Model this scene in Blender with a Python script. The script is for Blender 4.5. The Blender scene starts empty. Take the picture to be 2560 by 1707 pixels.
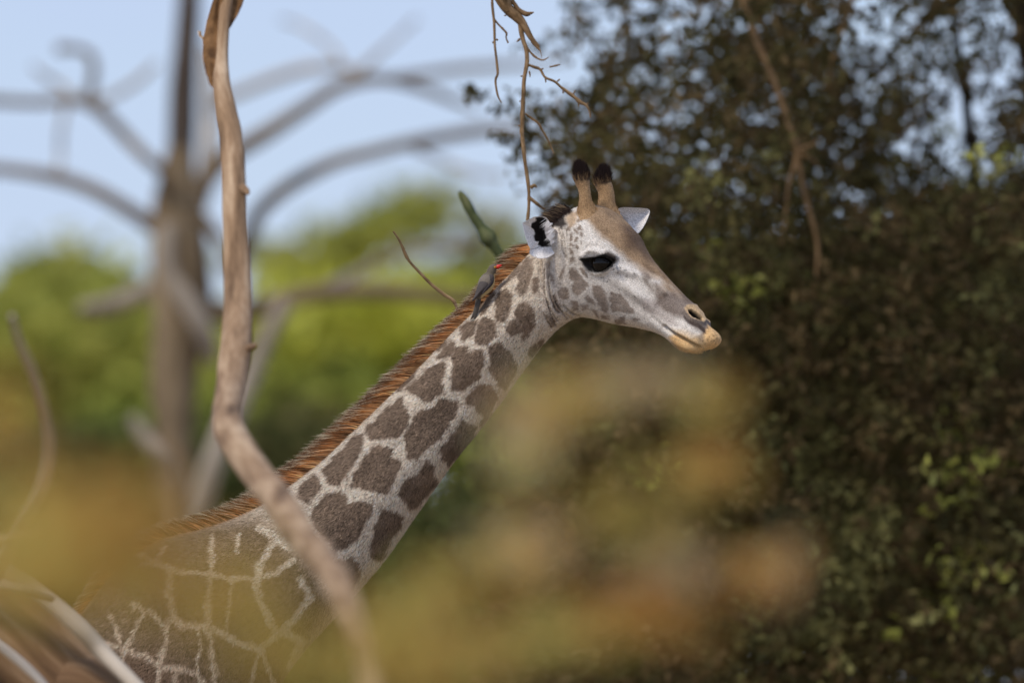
import bpy, math, random
import numpy as np
from mathutils import Vector
R = math.radians
rng = np.random.default_rng(7)
random.seed(7)

# ------------------------------------------------------------------ camera
scene = bpy.context.scene
col = scene.collection
FPX = 28675.0                 # focal length in photo pixels (2560 px wide)
CAM = np.array([0.0, 0.0, 2.0])
TILT = math.atan(1.1 / 31.0)
FOCUS = 30.93
cam_d = bpy.data.cameras.new('camera')
cam = bpy.data.objects.new('camera', cam_d)
col.objects.link(cam)
cam.location = CAM
cam.rotation_euler = (math.pi / 2 + TILT, 0, 0)
cam_d.sensor_width = 36.0
cam_d.lens = 36.0 * FPX / 2560.0
cam_d.clip_start = 0.5
cam_d.clip_end = 5000
cam_d.dof.use_dof = True
cam_d.dof.focus_distance = FOCUS / math.cos(TILT)
cam_d.dof.aperture_fstop = (cam_d.lens / 1000.0) / 0.143
scene.camera = cam

# ------------------------------------------------------------------ sky, sun, exposure
SUN_EL, SUN_AZ = R(52), R(222)     # azimuth clockwise from +y (view direction)
world = bpy.data.worlds.new('World')
scene.world = world
world.use_nodes = True
wn, wl = world.node_tree.nodes, world.node_tree.links
wn.clear()
w_out = wn.new('ShaderNodeOutputWorld')
w_bg = wn.new('ShaderNodeBackground')
w_bg.inputs['Strength'].default_value = 0.12
w_sky = wn.new('ShaderNodeTexSky')
w_sky.sky_type = 'NISHITA'
w_sky.sun_disc = False
w_sky.sun_elevation = SUN_EL
w_sky.sun_rotation = SUN_AZ
w_sky.altitude = 1000
w_sky.air_density = 1.0
w_sky.dust_density = 0.6
w_sky.ozone_density = 3.0
# thin high cloud: an even veil with soft streaks over the whole sky
w_tc = wn.new('ShaderNodeTexCoord')
w_map = wn.new('ShaderNodeMapping')
w_map.inputs['Scale'].default_value = (9, 9, 30)
w_noise = wn.new('ShaderNodeTexNoise')
w_noise.inputs['Scale'].default_value = 1.6
w_noise.inputs['Detail'].default_value = 4
w_ramp = wn.new('ShaderNodeMapRange')
w_ramp.inputs['From Min'].default_value = 0.35
w_ramp.inputs['From Max'].default_value = 0.75
w_ramp.inputs['To Min'].default_value = 0.6
w_ramp.inputs['To Max'].default_value = 0.85
w_mix = wn.new('ShaderNodeMix')
w_mix.data_type = 'RGBA'
w_mix.inputs['B'].default_value = (4.5, 5.35, 7.5, 1)
wl.new(w_tc.outputs['Generated'], w_map.inputs['Vector'])
wl.new(w_map.outputs['Vector'], w_noise.inputs['Vector'])
wl.new(w_noise.outputs['Fac'], w_ramp.inputs['Value'])
wl.new(w_ramp.outputs['Result'], w_mix.inputs['Factor'])
wl.new(w_sky.outputs['Color'], w_mix.inputs['A'])
wl.new(w_mix.outputs['Result'], w_bg.inputs['Color'])
wl.new(w_bg.outputs['Background'], w_out.inputs['Surface'])

sun_d = bpy.data.lights.new('sun', 'SUN')
sun_d.energy = 2.6
sun_d.angle = R(12)
sun_d.color = (1.0, 0.90, 0.76)
sun = bpy.data.objects.new('sun', sun_d)
col.objects.link(sun)
sdir = Vector((math.sin(SUN_AZ) * math.cos(SUN_EL), math.cos(SUN_AZ) * math.cos(SUN_EL), math.sin(SUN_EL)))
sun.rotation_euler = (-sdir).to_track_quat('-Z', 'Y').to_euler()
sun.location = (0, 0, 60)

scene.view_settings.view_transform = 'Standard'
scene.view_settings.look = 'None'
scene.view_settings.exposure = 0.0
scene.view_settings.gamma = 1.0
scene.render.engine = 'CYCLES'
scene.cycles.use_denoising = True
scene.cycles.max_bounces = 6
scene.cycles.transparent_max_bounces = 8
scene.cycles.sample_clamp_indirect = 6

# ------------------------------------------------------------------ helpers
CT, ST = math.cos(TILT), math.sin(TILT)

def at(px, py, y):
    """photo pixel + distance along the ground (world y) -> point"""
    px, py, y = np.broadcast_arrays(np.asarray(px, float), np.asarray(py, float), np.asarray(y, float))
    a = (px - 1280.0) / FPX
    b = (853.5 - py) / FPX
    dy = CT - b * ST
    dz = ST + b * CT
    t = y / dy
    return np.stack([a * t, y, CAM[2] + dz * t], -1)

def proj(P):
    d = P - CAM
    f = d[..., 1] * CT + d[..., 2] * ST
    u = -d[..., 1] * ST + d[..., 2] * CT
    return 1280.0 + FPX * d[..., 0] / f, 853.5 - FPX * u / f

def srgb(r, g, b):
    c = np.array([r, g, b], float) / 255.0
    return np.where(c <= 0.04045, c / 12.92, ((c + 0.055) / 1.055) ** 2.4)

def hash3(i, j, k, seed=0):
    n = (i * 73856093) ^ (j * 19349663) ^ (k * 83492791) ^ (seed * 2654435761)
    n = n & 0x7fffffff
    n = ((n >> 13) ^ n) * 1274126177 & 0x7fffffff
    n = ((n >> 15) ^ n) * 747796405 & 0x7fffffff
    return (n & 0xffffff) / float(0xffffff)

def vnoise(P, freq, seed=0):
    Q = np.asarray(P, float) * freq
    I = np.floor(Q).astype(np.int64)
    F = Q - I
    F = F * F * (3 - 2 * F)
    out = 0
    for a in (0, 1):
        for b in (0, 1):
            for c in (0, 1):
                w = (F[..., 0] if a else 1 - F[..., 0]) * (F[..., 1] if b else 1 - F[..., 1]) * (F[..., 2] if c else 1 - F[..., 2])
                out = out + w * hash3(I[..., 0] + a, I[..., 1] + b, I[..., 2] + c, seed)
    return out * 2 - 1

def fbm(P, freq, seed=0, oct=3):
    s, a, t = 0, 1.0, 0
    for o in range(oct):
        s = s + a * vnoise(P, freq * 2 ** o, seed + o)
        t += a
        a *= 0.5
    return s / t

def smooth(e0, e1, x):
    t = np.clip((x - e0) / (e1 - e0), 0, 1)
    return t * t * (3 - 2 * t)

def catmull(P, n):
    """P (m,k) control points, n samples -> (n,k) by even parameter"""
    P = np.asarray(P, float)
    m = len(P)
    t = np.linspace(0, m - 1, n) if np.isscalar(n) else np.asarray(n)
    i = np.clip(np.floor(t).astype(int), 0, m - 2)
    f = (t - i)[:, None]
    p0 = P[np.clip(i - 1, 0, m - 1)]
    p1, p2 = P[i], P[i + 1]
    p3 = P[np.clip(i + 2, 0, m - 1)]
    return 0.5 * (2 * p1 + (p2 - p0) * f + (2 * p0 - 5 * p1 + 4 * p2 - p3) * f ** 2 + (3 * p1 - p0 - 3 * p2 + p3) * f ** 3)

def seg_dist(px, py, poly, closed=False):
    poly = np.asarray(poly, float)
    q = np.vstack([poly, poly[:1]]) if closed else poly
    d = np.full(px.shape, 1e9)
    for (ax, ay), (bx, by) in zip(q[:-1], q[1:]):
        ex, ey = bx - ax, by - ay
        L = ex * ex + ey * ey + 1e-9
        t = np.clip(((px - ax) * ex + (py - ay) * ey) / L, 0, 1)
        d = np.minimum(d, np.hypot(px - ax - t * ex, py - ay - t * ey))
    return d

def poly_sd(px, py, poly):
    """signed distance, negative inside"""
    poly = np.asarray(poly, float)
    inside = np.zeros(px.shape, bool)
    q = np.roll(poly, -1, 0)
    for (ax, ay), (bx, by) in zip(poly, q):
        c = ((ay > py) != (by > py)) & (px < (bx - ax) * (py - ay) / (by - ay + 1e-12) + ax)
        inside ^= c
    d = seg_dist(px, py, poly, True)
    return np.where(inside, -d, d)

def mesh_np(name, V, F, mat=None, parent=None, colors=None, smooth_shade=True, normals=None, mats=None):
    """V (n,3); F (m,k) one face size, or list of such arrays"""
    me = bpy.data.meshes.new(name)
    Fs = F if isinstance(F, list) else [F]
    Fs = [np.asarray(f, np.int64) for f in Fs if len(f)]
    V = np.asarray(V, float)
    me.vertices.add(len(V))
    me.vertices.foreach_set('co', V.ravel())
    loops = np.concatenate([f.ravel() for f in Fs])
    tot = np.concatenate([np.full(len(f), f.shape[1]) for f in Fs])
    start = np.concatenate([[0], np.cumsum(tot)[:-1]])
    me.loops.add(len(loops))
    me.loops.foreach_set('vertex_index', loops)
    me.polygons.add(len(tot))
    me.polygons.foreach_set('loop_start', start)
    me.polygons.foreach_set('use_smooth', np.full(len(tot), smooth_shade))
    me.update(calc_edges=True)
    if colors is not None:
        at_ = me.color_attributes.new('Col', 'FLOAT_COLOR', 'POINT')
        c = np.ones((len(V), 4))
        c[:, :3] = colors
        at_.data.foreach_set('color', c.ravel())
    if mat is not None:
        me.materials.append(mat)
    me.validate()
    if normals is not None:
        me.normals_split_custom_set_from_vertices(normals.tolist())
    o = bpy.data.objects.new(name, me)
    col.objects.link(o)
    if parent is not None:
        o.parent = parent
        o.matrix_parent_inverse = parent.matrix_basis.inverted()
    return o

def empty(name, loc):
    o = bpy.data.objects.new(name, None)
    col.objects.link(o)
    o.location = loc
    o.empty_display_size = 0.2
    return o

def tag(o, label=None, cat=None, group=None, kind=None):
    for k, v in (('label', label), ('category', cat), ('group', group), ('kind', kind)):
        if v:
            o[k] = v
    return o

def frames(C):
    T = np.gradient(C, axis=0)
    T /= np.linalg.norm(T, axis=1)[:, None] + 1e-12
    ref = np.array([0.0, 1.0, 0.0])
    if abs(T[:, 1]).max() > 0.9:
        ref = np.array([1.0, 0.0, 0.0]) if abs(T[:, 0]).max() < 0.9 else np.array([0.3, 0.5, 0.8])
    A = np.cross(T, ref)
    A /= np.linalg.norm(A, axis=1)[:, None] + 1e-12
    B = np.cross(T, A)
    return T, A, B

def tube(points, radii, sides=10, n=None, rough=0.0, freq=12.0, seed=0, flat=1.0, knots=0.0, grain=.45):
    """tapered knobbly tube through control points -> V, F"""
    P = np.column_stack([np.asarray(points, float), np.asarray(radii, float)])
    n = n or max(8, (len(P) - 1) * 6)
    S = catmull(P, n)
    C, r = S[:, :3], np.maximum(S[:, 3], 1e-4)
    T, A, B = frames(C)
    th = np.linspace(0, 2 * np.pi, sides, endpoint=False)
    D = A[:, None, :] * np.cos(th)[None, :, None] + B[:, None, :] * np.sin(th)[None, :, None] * flat
    V = C[:, None, :] + D * r[:, None, None]
    arc = np.concatenate([[0], np.cumsum(np.linalg.norm(np.diff(C, axis=0), axis=1))])
    LC = np.stack([np.cos(th)[None, :] * r[:, None], np.sin(th)[None, :] * r[:, None], arc[:, None] + 0 * th[None, :]], -1) + seed * 1.37
    if rough:
        nz = fbm(LC * np.array([1, 1, grain]), freq, seed, 3)
        V = V + D * (r[:, None] * rough * nz)[..., None]
    if knots:
        kz = np.clip(vnoise(C, freq * 0.8, seed + 9), 0.25, 1) - 0.25
        V = V + D * (r * knots * kz)[:, None, None]
    V = V.reshape(-1, 3)
    i = np.arange(n - 1)[:, None] * sides
    j = np.arange(sides)[None, :]
    j2 = (j + 1) % sides
    F = np.stack([i + j, i + j2, i + sides + j2, i + sides + j], -1).reshape(-1, 4)
    V = np.vstack([V, C[:1], C[-1:]])
    global LAST_CO
    LAST_CO = np.vstack([LC.reshape(-1, 3), LC[:1, 0], LC[-1:, 0]])
    a, b = len(V) - 2, len(V) - 1
    jj = np.arange(sides)
    c1 = np.column_stack([np.full(sides, a), (jj + 1) % sides, jj])
    o = (n - 1) * sides
    c2 = np.column_stack([np.full(sides, b), o + jj, o + (jj + 1) % sides])
    return V, [F, np.vstack([c1, c2])]

LAST_CO = None

def grain_attr(o, co):
    a_ = o.data.attributes.new('grain_co', 'FLOAT_VECTOR', 'POINT')
    a_.data.foreach_set('vector', np.asarray(co, float).ravel())

def join_vf(parts):
    V, Q, T, o = [], [], [], 0
    for v, fs in parts:
        for f in (fs if isinstance(fs, list) else [fs]):
            (Q if f.shape[1] == 4 else T).append(f + o)
        V.append(v)
        o += len(v)
    out = []
    if Q: out.append(np.vstack(Q))
    if T: out.append(np.vstack(T))
    return np.vstack(V), out

def px_tube(pts, sides=10, n=None, rough=0.12, freq=12.0, seed=0, knots=0.0):
    """pts rows: px, py, depth, radius in px (as seen at that depth)"""
    a = np.asarray(pts, float)
    P = at(a[:, 0], a[:, 1], a[:, 2])
    r = a[:, 3] * a[:, 2] / FPX
    return tube(P, r, sides, n, rough, freq, seed, 1.0, knots)

def leaf_mesh(C, size, colr, seed=0, up=0.35, aspect=0.45, droop=0.0, Dir=None):
    """one folded rhombic leaf per centre; colr (n,3)"""
    g = np.random.default_rng(seed)
    n = len(C)
    d = g.normal(size=(n, 3)) if Dir is None else Dir + g.normal(size=(n, 3)) * 0.45
    d[:, 2] -= droop
    d /= np.linalg.norm(d, axis=1)[:, None]
    nn = g.normal(size=(n, 3))
    nn[:, 2] += up * 2
    s = np.cross(d, nn)
    s /= np.linalg.norm(s, axis=1)[:, None] + 1e-9
    nn = np.cross(s, d)
    L = (size * g.uniform(0.65, 1.3, n))[:, None]
    W = L * aspect * 0.5
    fold = nn * W * g.uniform(0.1, 0.6, n)[:, None]
    b, t = C - d * L * 0.5, C + d * L * 0.5
    m = C - d * L * 0.06
    V = np.stack([b, m + s * W + fold, t, m - s * W + fold], 1).reshape(-1, 3)
    k = np.arange(n)[:, None] * 4
    F = np.vstack([k + np.array([[0, 1, 2]]), k + np.array([[0, 2, 3]])])
    return V, F, np.repeat(colr, 4, 0)

# ------------------------------------------------------------------ materials
def new_mat(name):
    m = bpy.data.materials.new(name)
    m.use_nodes = True
    nt = m.node_tree
    b = nt.nodes['Principled BSDF']
    return m, nt, b

def mat_attr(name, rough=0.8, translucent=0.0, noise_scale=0, noise_amt=0.0, bump=0.0, bump_scale=200, spec=0.3, sheen=0.0):
    m, nt, b = new_mat(name)
    N, L = nt.nodes, nt.links
    a = N.new('ShaderNodeAttribute'); a.attribute_name = 'Col'
    c = a.outputs['Color']
    if noise_amt:
        tc = N.new('ShaderNodeTexCoord')
        nz = N.new('ShaderNodeTexNoise'); nz.inputs['Scale'].default_value = noise_scale
        nz.inputs['Detail'].default_value = 3
        L.new(tc.outputs['Object'], nz.inputs['Vector'])
        mr = N.new('ShaderNodeMapRange')
        mr.inputs['From Min'].default_value = 0.3; mr.inputs['From Max'].default_value = 0.7
        mr.inputs['To Min'].default_value = 1 - noise_amt; mr.inputs['To Max'].default_value = 1 + noise_amt
        L.new(nz.outputs['Fac'], mr.inputs['Value'])
        mx = N.new('ShaderNodeVectorMath'); mx.operation = 'SCALE'
        L.new(c, mx.inputs[0]); L.new(mr.outputs['Result'], mx.inputs['Scale'])
        c = mx.outputs['Vector']
        if bump:
            bp = N.new('ShaderNodeBump'); bp.inputs['Strength'].default_value = bump
            bp.inputs['Distance'].default_value = 0.002
            L.new(nz.outputs['Fac'], bp.inputs['Height']); L.new(bp.outputs['Normal'], b.inputs['Normal'])
    L.new(c, b.inputs['Base Color'])
    b.inputs['Roughness'].default_value = rough
    b.inputs['Specular IOR Level'].default_value = spec
    b.inputs['Sheen Weight'].default_value = sheen
    if translucent:
        tr = N.new('ShaderNodeBsdfTranslucent')
        L.new(c, tr.inputs['Color'])
        ms = N.new('ShaderNodeMixShader'); ms.inputs['Fac'].default_value = translucent
        out = N['Material Output']
        L.new(b.outputs['BSDF'], ms.inputs[1]); L.new(tr.outputs['BSDF'], ms.inputs[2])
        L.new(ms.outputs['Shader'], out.inputs['Surface'])
    return m

def mat_bark(name, c1, c2, c3, scale=18.0, stretch=0.25, rough=0.9, bump=0.6, dist=0.004):
    m, nt, b = new_mat(name)
    N, L = nt.nodes, nt.links
    tc = N.new('ShaderNodeAttribute'); tc.attribute_name = 'grain_co'
    mp = N.new('ShaderNodeMapping'); mp.inputs['Scale'].default_value = (1, 1, stretch)
    nz = N.new('ShaderNodeTexNoise'); nz.inputs['Scale'].default_value = scale
    nz.inputs['Detail'].default_value = 6; nz.inputs['Roughness'].default_value = 0.65
    L.new(tc.outputs['Vector'], mp.inputs['Vector']); L.new(mp.outputs['Vector'], nz.inputs['Vector'])
    cr = N.new('ShaderNodeValToRGB')
    e = cr.color_ramp.elements
    e[0].position, e[0].color = 0.33, (*c1, 1)
    e[1].position, e[1].color = 0.68, (*c3, 1)
    x = e.new(0.5); x.color = (*c2, 1)
    L.new(nz.outputs['Fac'], cr.inputs['Fac']); L.new(cr.outputs['Color'], b.inputs['Base Color'])
    b.inputs['Roughness'].default_value = rough
    b.inputs['Specular IOR Level'].default_value = 0.2
    bp = N.new('ShaderNodeBump'); bp.inputs['Strength'].default_value = bump; bp.inputs['Distance'].default_value = dist
    L.new(nz.outputs['Fac'], bp.inputs['Height']); L.new(bp.outputs['Normal'], b.inputs['Normal'])
    return m

def mat_plain(name, c, rough=0.5, spec=0.5, scale=40, amt=0.25, coat=0.0):
    m, nt, b = new_mat(name)
    N, L = nt.nodes, nt.links
    tc = N.new('ShaderNodeTexCoord')
    nz = N.new('ShaderNodeTexNoise'); nz.inputs['Scale'].default_value = scale
    L.new(tc.outputs['Object'], nz.inputs['Vector'])
    cr = N.new('ShaderNodeValToRGB')
    cr.color_ramp.elements[0].position = 0.3; cr.color_ramp.elements[1].position = 0.7
    cr.color_ramp.elements[0].color = (*[v * (1 - amt) for v in c], 1)
    cr.color_ramp.elements[1].color = (*[min(1, v * (1 + amt)) for v in c], 1)
    L.new(nz.outputs['Fac'], cr.inputs['Fac']); L.new(cr.outputs['Color'], b.inputs['Base Color'])
    b.inputs['Roughness'].default_value = rough
    b.inputs['Specular IOR Level'].default_value = spec
    b.inputs['Coat Weight'].default_value = coat
    return m

M_COAT = mat_attr('giraffe_coat', 0.85, 0, 310, 0.34, 0.5, spec=0.12, sheen=0.05)
M_FUR = mat_attr('giraffe_fur', 0.8, 0, spec=0.12)
M_MANE = mat_attr('mane_hair', 0.6, 0.12, spec=0.25)
M_FEATHER = mat_attr('bird_feather', 0.75, 0, 500, 0.2, 0.3, spec=0.2)
M_LEAF = mat_attr('leaf', 0.7, 0.35, spec=0.10)
M_EYE = mat_plain('dark_eye', (0.008, 0.006, 0.005), 0.06, 0.26, 40, 0.3, 0.0)
M_LASH = mat_plain('eyelash', (0.008, 0.007, 0.006), 0.6, 0.2)
M_HOOF = mat_plain('hoof', (0.05, 0.04, 0.03), 0.5, 0.3)
M_BEAK = mat_plain('red_beak', (0.72, 0.035, 0.025), 0.35, 0.4)
M_IRIS = mat_plain('bird_iris', (0.75, 0.32, 0.02), 0.3, 0.4)
M_PUPIL = mat_plain('bird_pupil', (0.01, 0.01, 0.01), 0.1, 0.5)
M_CLAW = mat_plain('bird_leg', (0.05, 0.042, 0.04), 0.6, 0.3)
M_WOOD_TAN = mat_bark('dry_tan_wood', srgb(98, 76, 56), srgb(150, 122, 94), srgb(198, 172, 142), 22, 0.12)
M_BARK_BROWN = mat_bark('peeling_brown_bark', srgb(70, 48, 30), srgb(110, 80, 50), srgb(140, 105, 70), 30, 0.3)
M_WOOD_GREY = mat_bark('weathered_grey_wood', srgb(76, 62, 46), srgb(120, 103, 80), srgb(162, 144, 116), 5, 0.2, dist=0.01)
M_WOOD_DARK = mat_bark('dark_grey_bark', srgb(52, 44, 38), srgb(80, 70, 62), srgb(108, 97, 88), 5, 0.2, dist=0.01)
M_WOOD_PALE = mat_bark('bleached_wood', srgb(122, 110, 96), srgb(166, 154, 138), srgb(206, 194, 178), 5, 0.2, dist=0.01)
M_LOG = mat_bark('fallen_trunk_wood', srgb(70, 50, 34), srgb(112, 86, 62), srgb(166, 140, 112), 14, 0.1)
M_BARK_TREE = mat_bark('evergreen_bark', srgb(30, 24, 18), srgb(48, 38, 28), srgb(74, 60, 46), 12, 0.3)
M_TWIG = mat_bark('dry_twig', srgb(92, 72, 48), srgb(132, 106, 76), srgb(168, 140, 106), 60, 0.4, dist=0.001)
M_STEM_GREEN = mat_bark('green_stem', srgb(50, 58, 36), srgb(80, 88, 56), srgb(110, 112, 78), 40, 0.4, dist=0.001)

# ------------------------------------------------------------------ ground
m, nt, b = new_mat('dry_savanna_ground')
N, L = nt.nodes, nt.links
tc = N.new('ShaderNodeTexCoord')
nz = N.new('ShaderNodeTexNoise'); nz.inputs['Scale'].default_value = 0.7; nz.inputs['Detail'].default_value = 8
L.new(tc.outputs['Object'], nz.inputs['Vector'])
cr = N.new('ShaderNodeValToRGB')
cr.color_ramp.elements[0].position = 0.35; cr.color_ramp.elements[0].color = (0.16, 0.11, 0.065, 1)
cr.color_ramp.elements[1].position = 0.65; cr.color_ramp.elements[1].color = (0.36, 0.27, 0.16, 1)
L.new(nz.outputs['Fac'], cr.inputs['Fac']); L.new(cr.outputs['Color'], b.inputs['Base Color'])
b.inputs['Roughness'].default_value = 0.95
gx = np.concatenate([[-2500, -600, -200, -80], np.linspace(-40, 40, 41), [80, 200, 600, 2500]])
gy = np.concatenate([[-800, -200, -50], np.linspace(-10, 160, 86), [250, 600, 1500, 4000]])
GX, GY = np.meshgrid(gx, gy)
GP = np.stack([GX, GY, np.zeros_like(GX)], -1)
GP[..., 2] = -0.03 + 0.03 * fbm(GP, 0.25, 3) * (np.abs(GX) < 60)
nx = len(gx)
gi = (np.arange(len(gy) - 1)[:, None] * nx + np.arange(nx - 1)[None, :]).ravel()
ground = mesh_np('ground', GP.reshape(-1, 3), np.column_stack([gi, gi + 1, gi + nx + 1, gi + nx]), m)
tag(ground, 'dry sandy savanna ground', 'ground', kind='structure')
# ================================================================== GIRAFFE
YG = 31.0
YAW = R(27)
def head_depth(px):
    t = (px - 1405.0) / 40.0
    sp = np.where(t > 30, t, np.log1p(np.exp(np.clip(t, -60, 30)))) * 40.0
    return YG - math.tan(YAW) * sp / (FPX / YG)

# stations: top px,py | bottom px,py | half width m | boxiness p | top heaviness k
ST_ = np.array([
 (-905,2120,-905,2260,.04,1,0), (-890,2050,-890,2380,.17,.9,0), (-800,1985,-820,2450,.25,.9,0), (-600,1935,-600,2490,.29,.9,0),
 (-350,1868,-300,2520,.31,.9,0), (-100,1768,-20,2520,.31,.9,0), (80,1655,260,2440,.295,.9,0),
 (195,1540,440,2240,.27,.9,-.1), (285,1430,570,2010,.24,.9,-.12), (395,1352,655,1795,.21,.9,-.1),
 (520,1318,735,1659,.18,.92,-.06), (640,1270,840,1540,.16,.95,-.04), (776,1175,955,1408,.145,.95,0),
 (853,1106,1035,1294,.135,.95,0), (930,1034,1115,1182,.122,.95,0), (1018,946,1196,1080,.112,.95,0),
 (1113,850,1266,988,.104,.95,0), (1176,787,1312,926,.099,.95,0), (1238,722,1350,876,.095,.95,0),
 (1290,668,1380,838,.092,.95,0), (1328,630,1408,813,.09,.93,.03), (1364,585,1430,799,.088,.9,.08),
 (1402,546,1448,793,.09,.88,.12), (1445,520,1464,792,.097,.85,.18), (1482,513,1482,795,.104,.82,.24),
 (1516,522,1505,801,.104,.82,.30), (1546,546,1530,808,.098,.82,.30), (1572,574,1553,813,.088,.84,.22),
 (1598,610,1576,817,.077,.86,.12), (1624,646,1600,821,.067,.88,.04), (1652,678,1624,827,.058,.88,-.02),
 (1682,710,1648,835,.052,.88,-.06), (1710,740,1670,847,.049,.86,-.06), (1735,765,1690,865,.049,.84,-.04),
 (1755,789,1710,879,.049,.82,0), (1773,815,1735,881,.045,.82,0), (1788,832,1762,876,.036,.85,0),
 (1797,843,1783,868,.022,.9,0), (1798,851,1793,860,.006,1,0)], float)
dense = catmull(ST_, 4001)
mid = np.stack([(dense[:, 0] + dense[:, 2]) / 2, (dense[:, 1] + dense[:, 3]) / 2], -1)
step = 0.5 * (np.hypot(*np.gradient(dense[:, :2], axis=0).T) + np.hypot(*np.gradient(dense[:, 2:4], axis=0).T)) + 0.3 * np.hypot(*np.gradient(mid, axis=0).T)
target = np.interp(mid[:, 0], [-900, -100, 250, 500, 1150, 1300, 1400, 1800], [16, 14, 8, 4.2, 4.0, 2.3, 1.8, 1.8])
cum = np.concatenate([[0], np.cumsum((step / target)[1:])])
NR = int(cum[-1])
S = np.column_stack([np.interp(np.linspace(0, cum[-1], NR), cum, dense[:, k]) for k in range(7)])
NT = 300
T3 = at(S[:, 0], S[:, 1], head_depth(S[:, 0]))
B3 = at(S[:, 2], S[:, 3], head_depth(S[:, 2]))
cx = (S[:, 0] + S[:, 2]) / 2
psi = YAW / (1 + np.exp(-(cx - 1415.0) / 22.0))
LAT = np.stack([np.sin(psi), np.cos(psi), 0 * psi], -1)
th = (np.arange(NT) + 0.5) / NT * 2 * np.pi
cth, sth = np.cos(th), np.sin(th)
H3 = (T3 - B3) / 2
C3 = (T3 + B3) / 2
latv = np.sign(sth)[None, :] * np.abs(sth)[None, :] ** S[:, 5:6] * S[:, 4:5] * (1 + S[:, 6:7] * cth[None, :])
def ring_pts(lat):
    return C3[:, None, :] + H3[:, None, :] * cth[None, :, None] + LAT[:, None, :] * lat[..., None]
P0 = ring_pts(latv)
PN = ring_pts(-np.abs(latv))            # everything mirrored to the near side: coordinates of the coat
U, W = proj(PN)
near = latv < 0

def grid_normals(P):
    ds = np.gradient(P, axis=0)
    dt = np.roll(P, -1, 1) - np.roll(P, 1, 1)
    n = np.cross(ds, dt)
    n /= np.linalg.norm(n, axis=2)[..., None] + 1e-12
    return n
Nrm = grid_normals(P0)
if np.mean(np.einsum('ijk,ijk->ij', Nrm, P0 - C3[:, None, :])) < 0:
    Nrm = -Nrm; FLIP = True
else:
    FLIP = False

def cA(pts): return [(1290 + .14346 * x, 480 + .14346 * y) for x, y in pts]      # crops of the photo the outlines were read from
def c1(pts): return [(1250 + .3188 * x, 400 + .3188 * y) for x, y in pts]
def c2(pts): return [(1100 + .2551 * x, 560 + .2551 * y) for x, y in pts]
def c3(pts): return [(700 + .3827 * x, 850 + .3827 * y) for x, y in pts]
def c4(pts): return [(100 + .3827 * x, 1150 + .3827 * y) for x, y in pts]
def cD(pts): return [(1540 + .1594 * x, 650 + .1594 * y) for x, y in pts]

disp = np.zeros(U.shape)
hm = cx > 1230                        # rows that carry head detail
u, w = U[hm], W[hm]
dh = np.zeros(u.shape)
def ga(cx_, cy_, sx, sy, ang=0.0):
    a = R(ang); dx, dy = u - cx_, w - cy_
    x = dx * math.cos(a) + dy * math.sin(a); y = -dx * math.sin(a) + dy * math.cos(a)
    return np.exp(-(x / sx) ** 2 - (y / sy) ** 2)
def groove(poly, width, depth):
    global dh
    dh -= depth * np.exp(-(seg_dist(u, w, poly) / width) ** 2)
def ridge(poly, width, h):
    groove(poly, width, -h)
EYE = (1501.0, 658.0)
dh += .016 * ga(1505, 645, 50, 38, 20)                       # orbit
ridge(cA([(1180, 1110), (1230, 1040), (1330, 1000), (1450, 1030), (1560, 1080), (1700, 1150)]), 9, .012)   # brow
groove(cA([(1210, 1030), (1290, 960), (1400, 970), (1520, 1030)]), 6, .009)
for off in (0, 45, 90, 135):
    groove(cA([(1490 - off * .5, 790 + off), (1640 - off * .5, 890 + off), (1800 - off * .5, 1030 + off)]), 1.9, .0030)
ridge(cA([(1200, 1210), (1290, 1340), (1420, 1415), (1560, 1375), (1690, 1300)]), 6, .005)      # lower lid
almond = cA([(1185, 1170), (1300, 1150), (1420, 1140), (1540, 1130), (1650, 1180), (1700, 1230), (1640, 1300), (1540, 1360), (1420, 1385), (1310, 1362), (1225, 1280)])
sd_eye = poly_sd(u, w, almond)
dh -= .020 * smooth(3, -5, sd_eye)
dh += .009 * ga(1590, 735, 70, 13, 38)
dh -= .004 * ga(1600, 770, 60, 14, 36)                       # cheek bone
ridge(c1([(930, 860), (1080, 900), (1200, 960), (1290, 1040)]), 10, .008)
dh -= .006 * ga(1640, 770, 45, 22, 40)
dh += .008 * ga(1490, 735, 45, 45)                            # jaw muscle
dh -= .005 * ga(1445, 690, 16, 60)
dh += .006 * ga(1577, 585, 22, 30, 40)
# folds of skin behind the jaw and ear
for a in ([(740, 640), (790, 800), (800, 1000), (850, 1130)], [(790, 630), (830, 820), (850, 1000), (880, 1150)], [(850, 640), (880, 760), (885, 900)],
          [(600, 1180), (560, 1320), (545, 1500)], [(440, 1200), (430, 1400), (470, 1560)]):
    groove(cA(a), 2.1, .0058)
for a in ([(390, 820), (380, 950), (400, 1080), (440, 1180), (470, 1200)], [(350, 860), (350, 1040), (390, 1160), (450, 1260)], [(420, 1060), (460, 1160), (530, 1250)],
          [(370, 1110), (400, 1210), (440, 1300)], [(500, 1140), (560, 1200), (620, 1225)], [(345, 1200), (370, 1260), (410, 1320)], [(440, 1120), (490, 1190), (560, 1240)]):
    groove(c1(a), 2.2, .0052)
ridge(c1([(360, 800), (360, 950), (375, 1080), (420, 1200)]), 4, .004)
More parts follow.
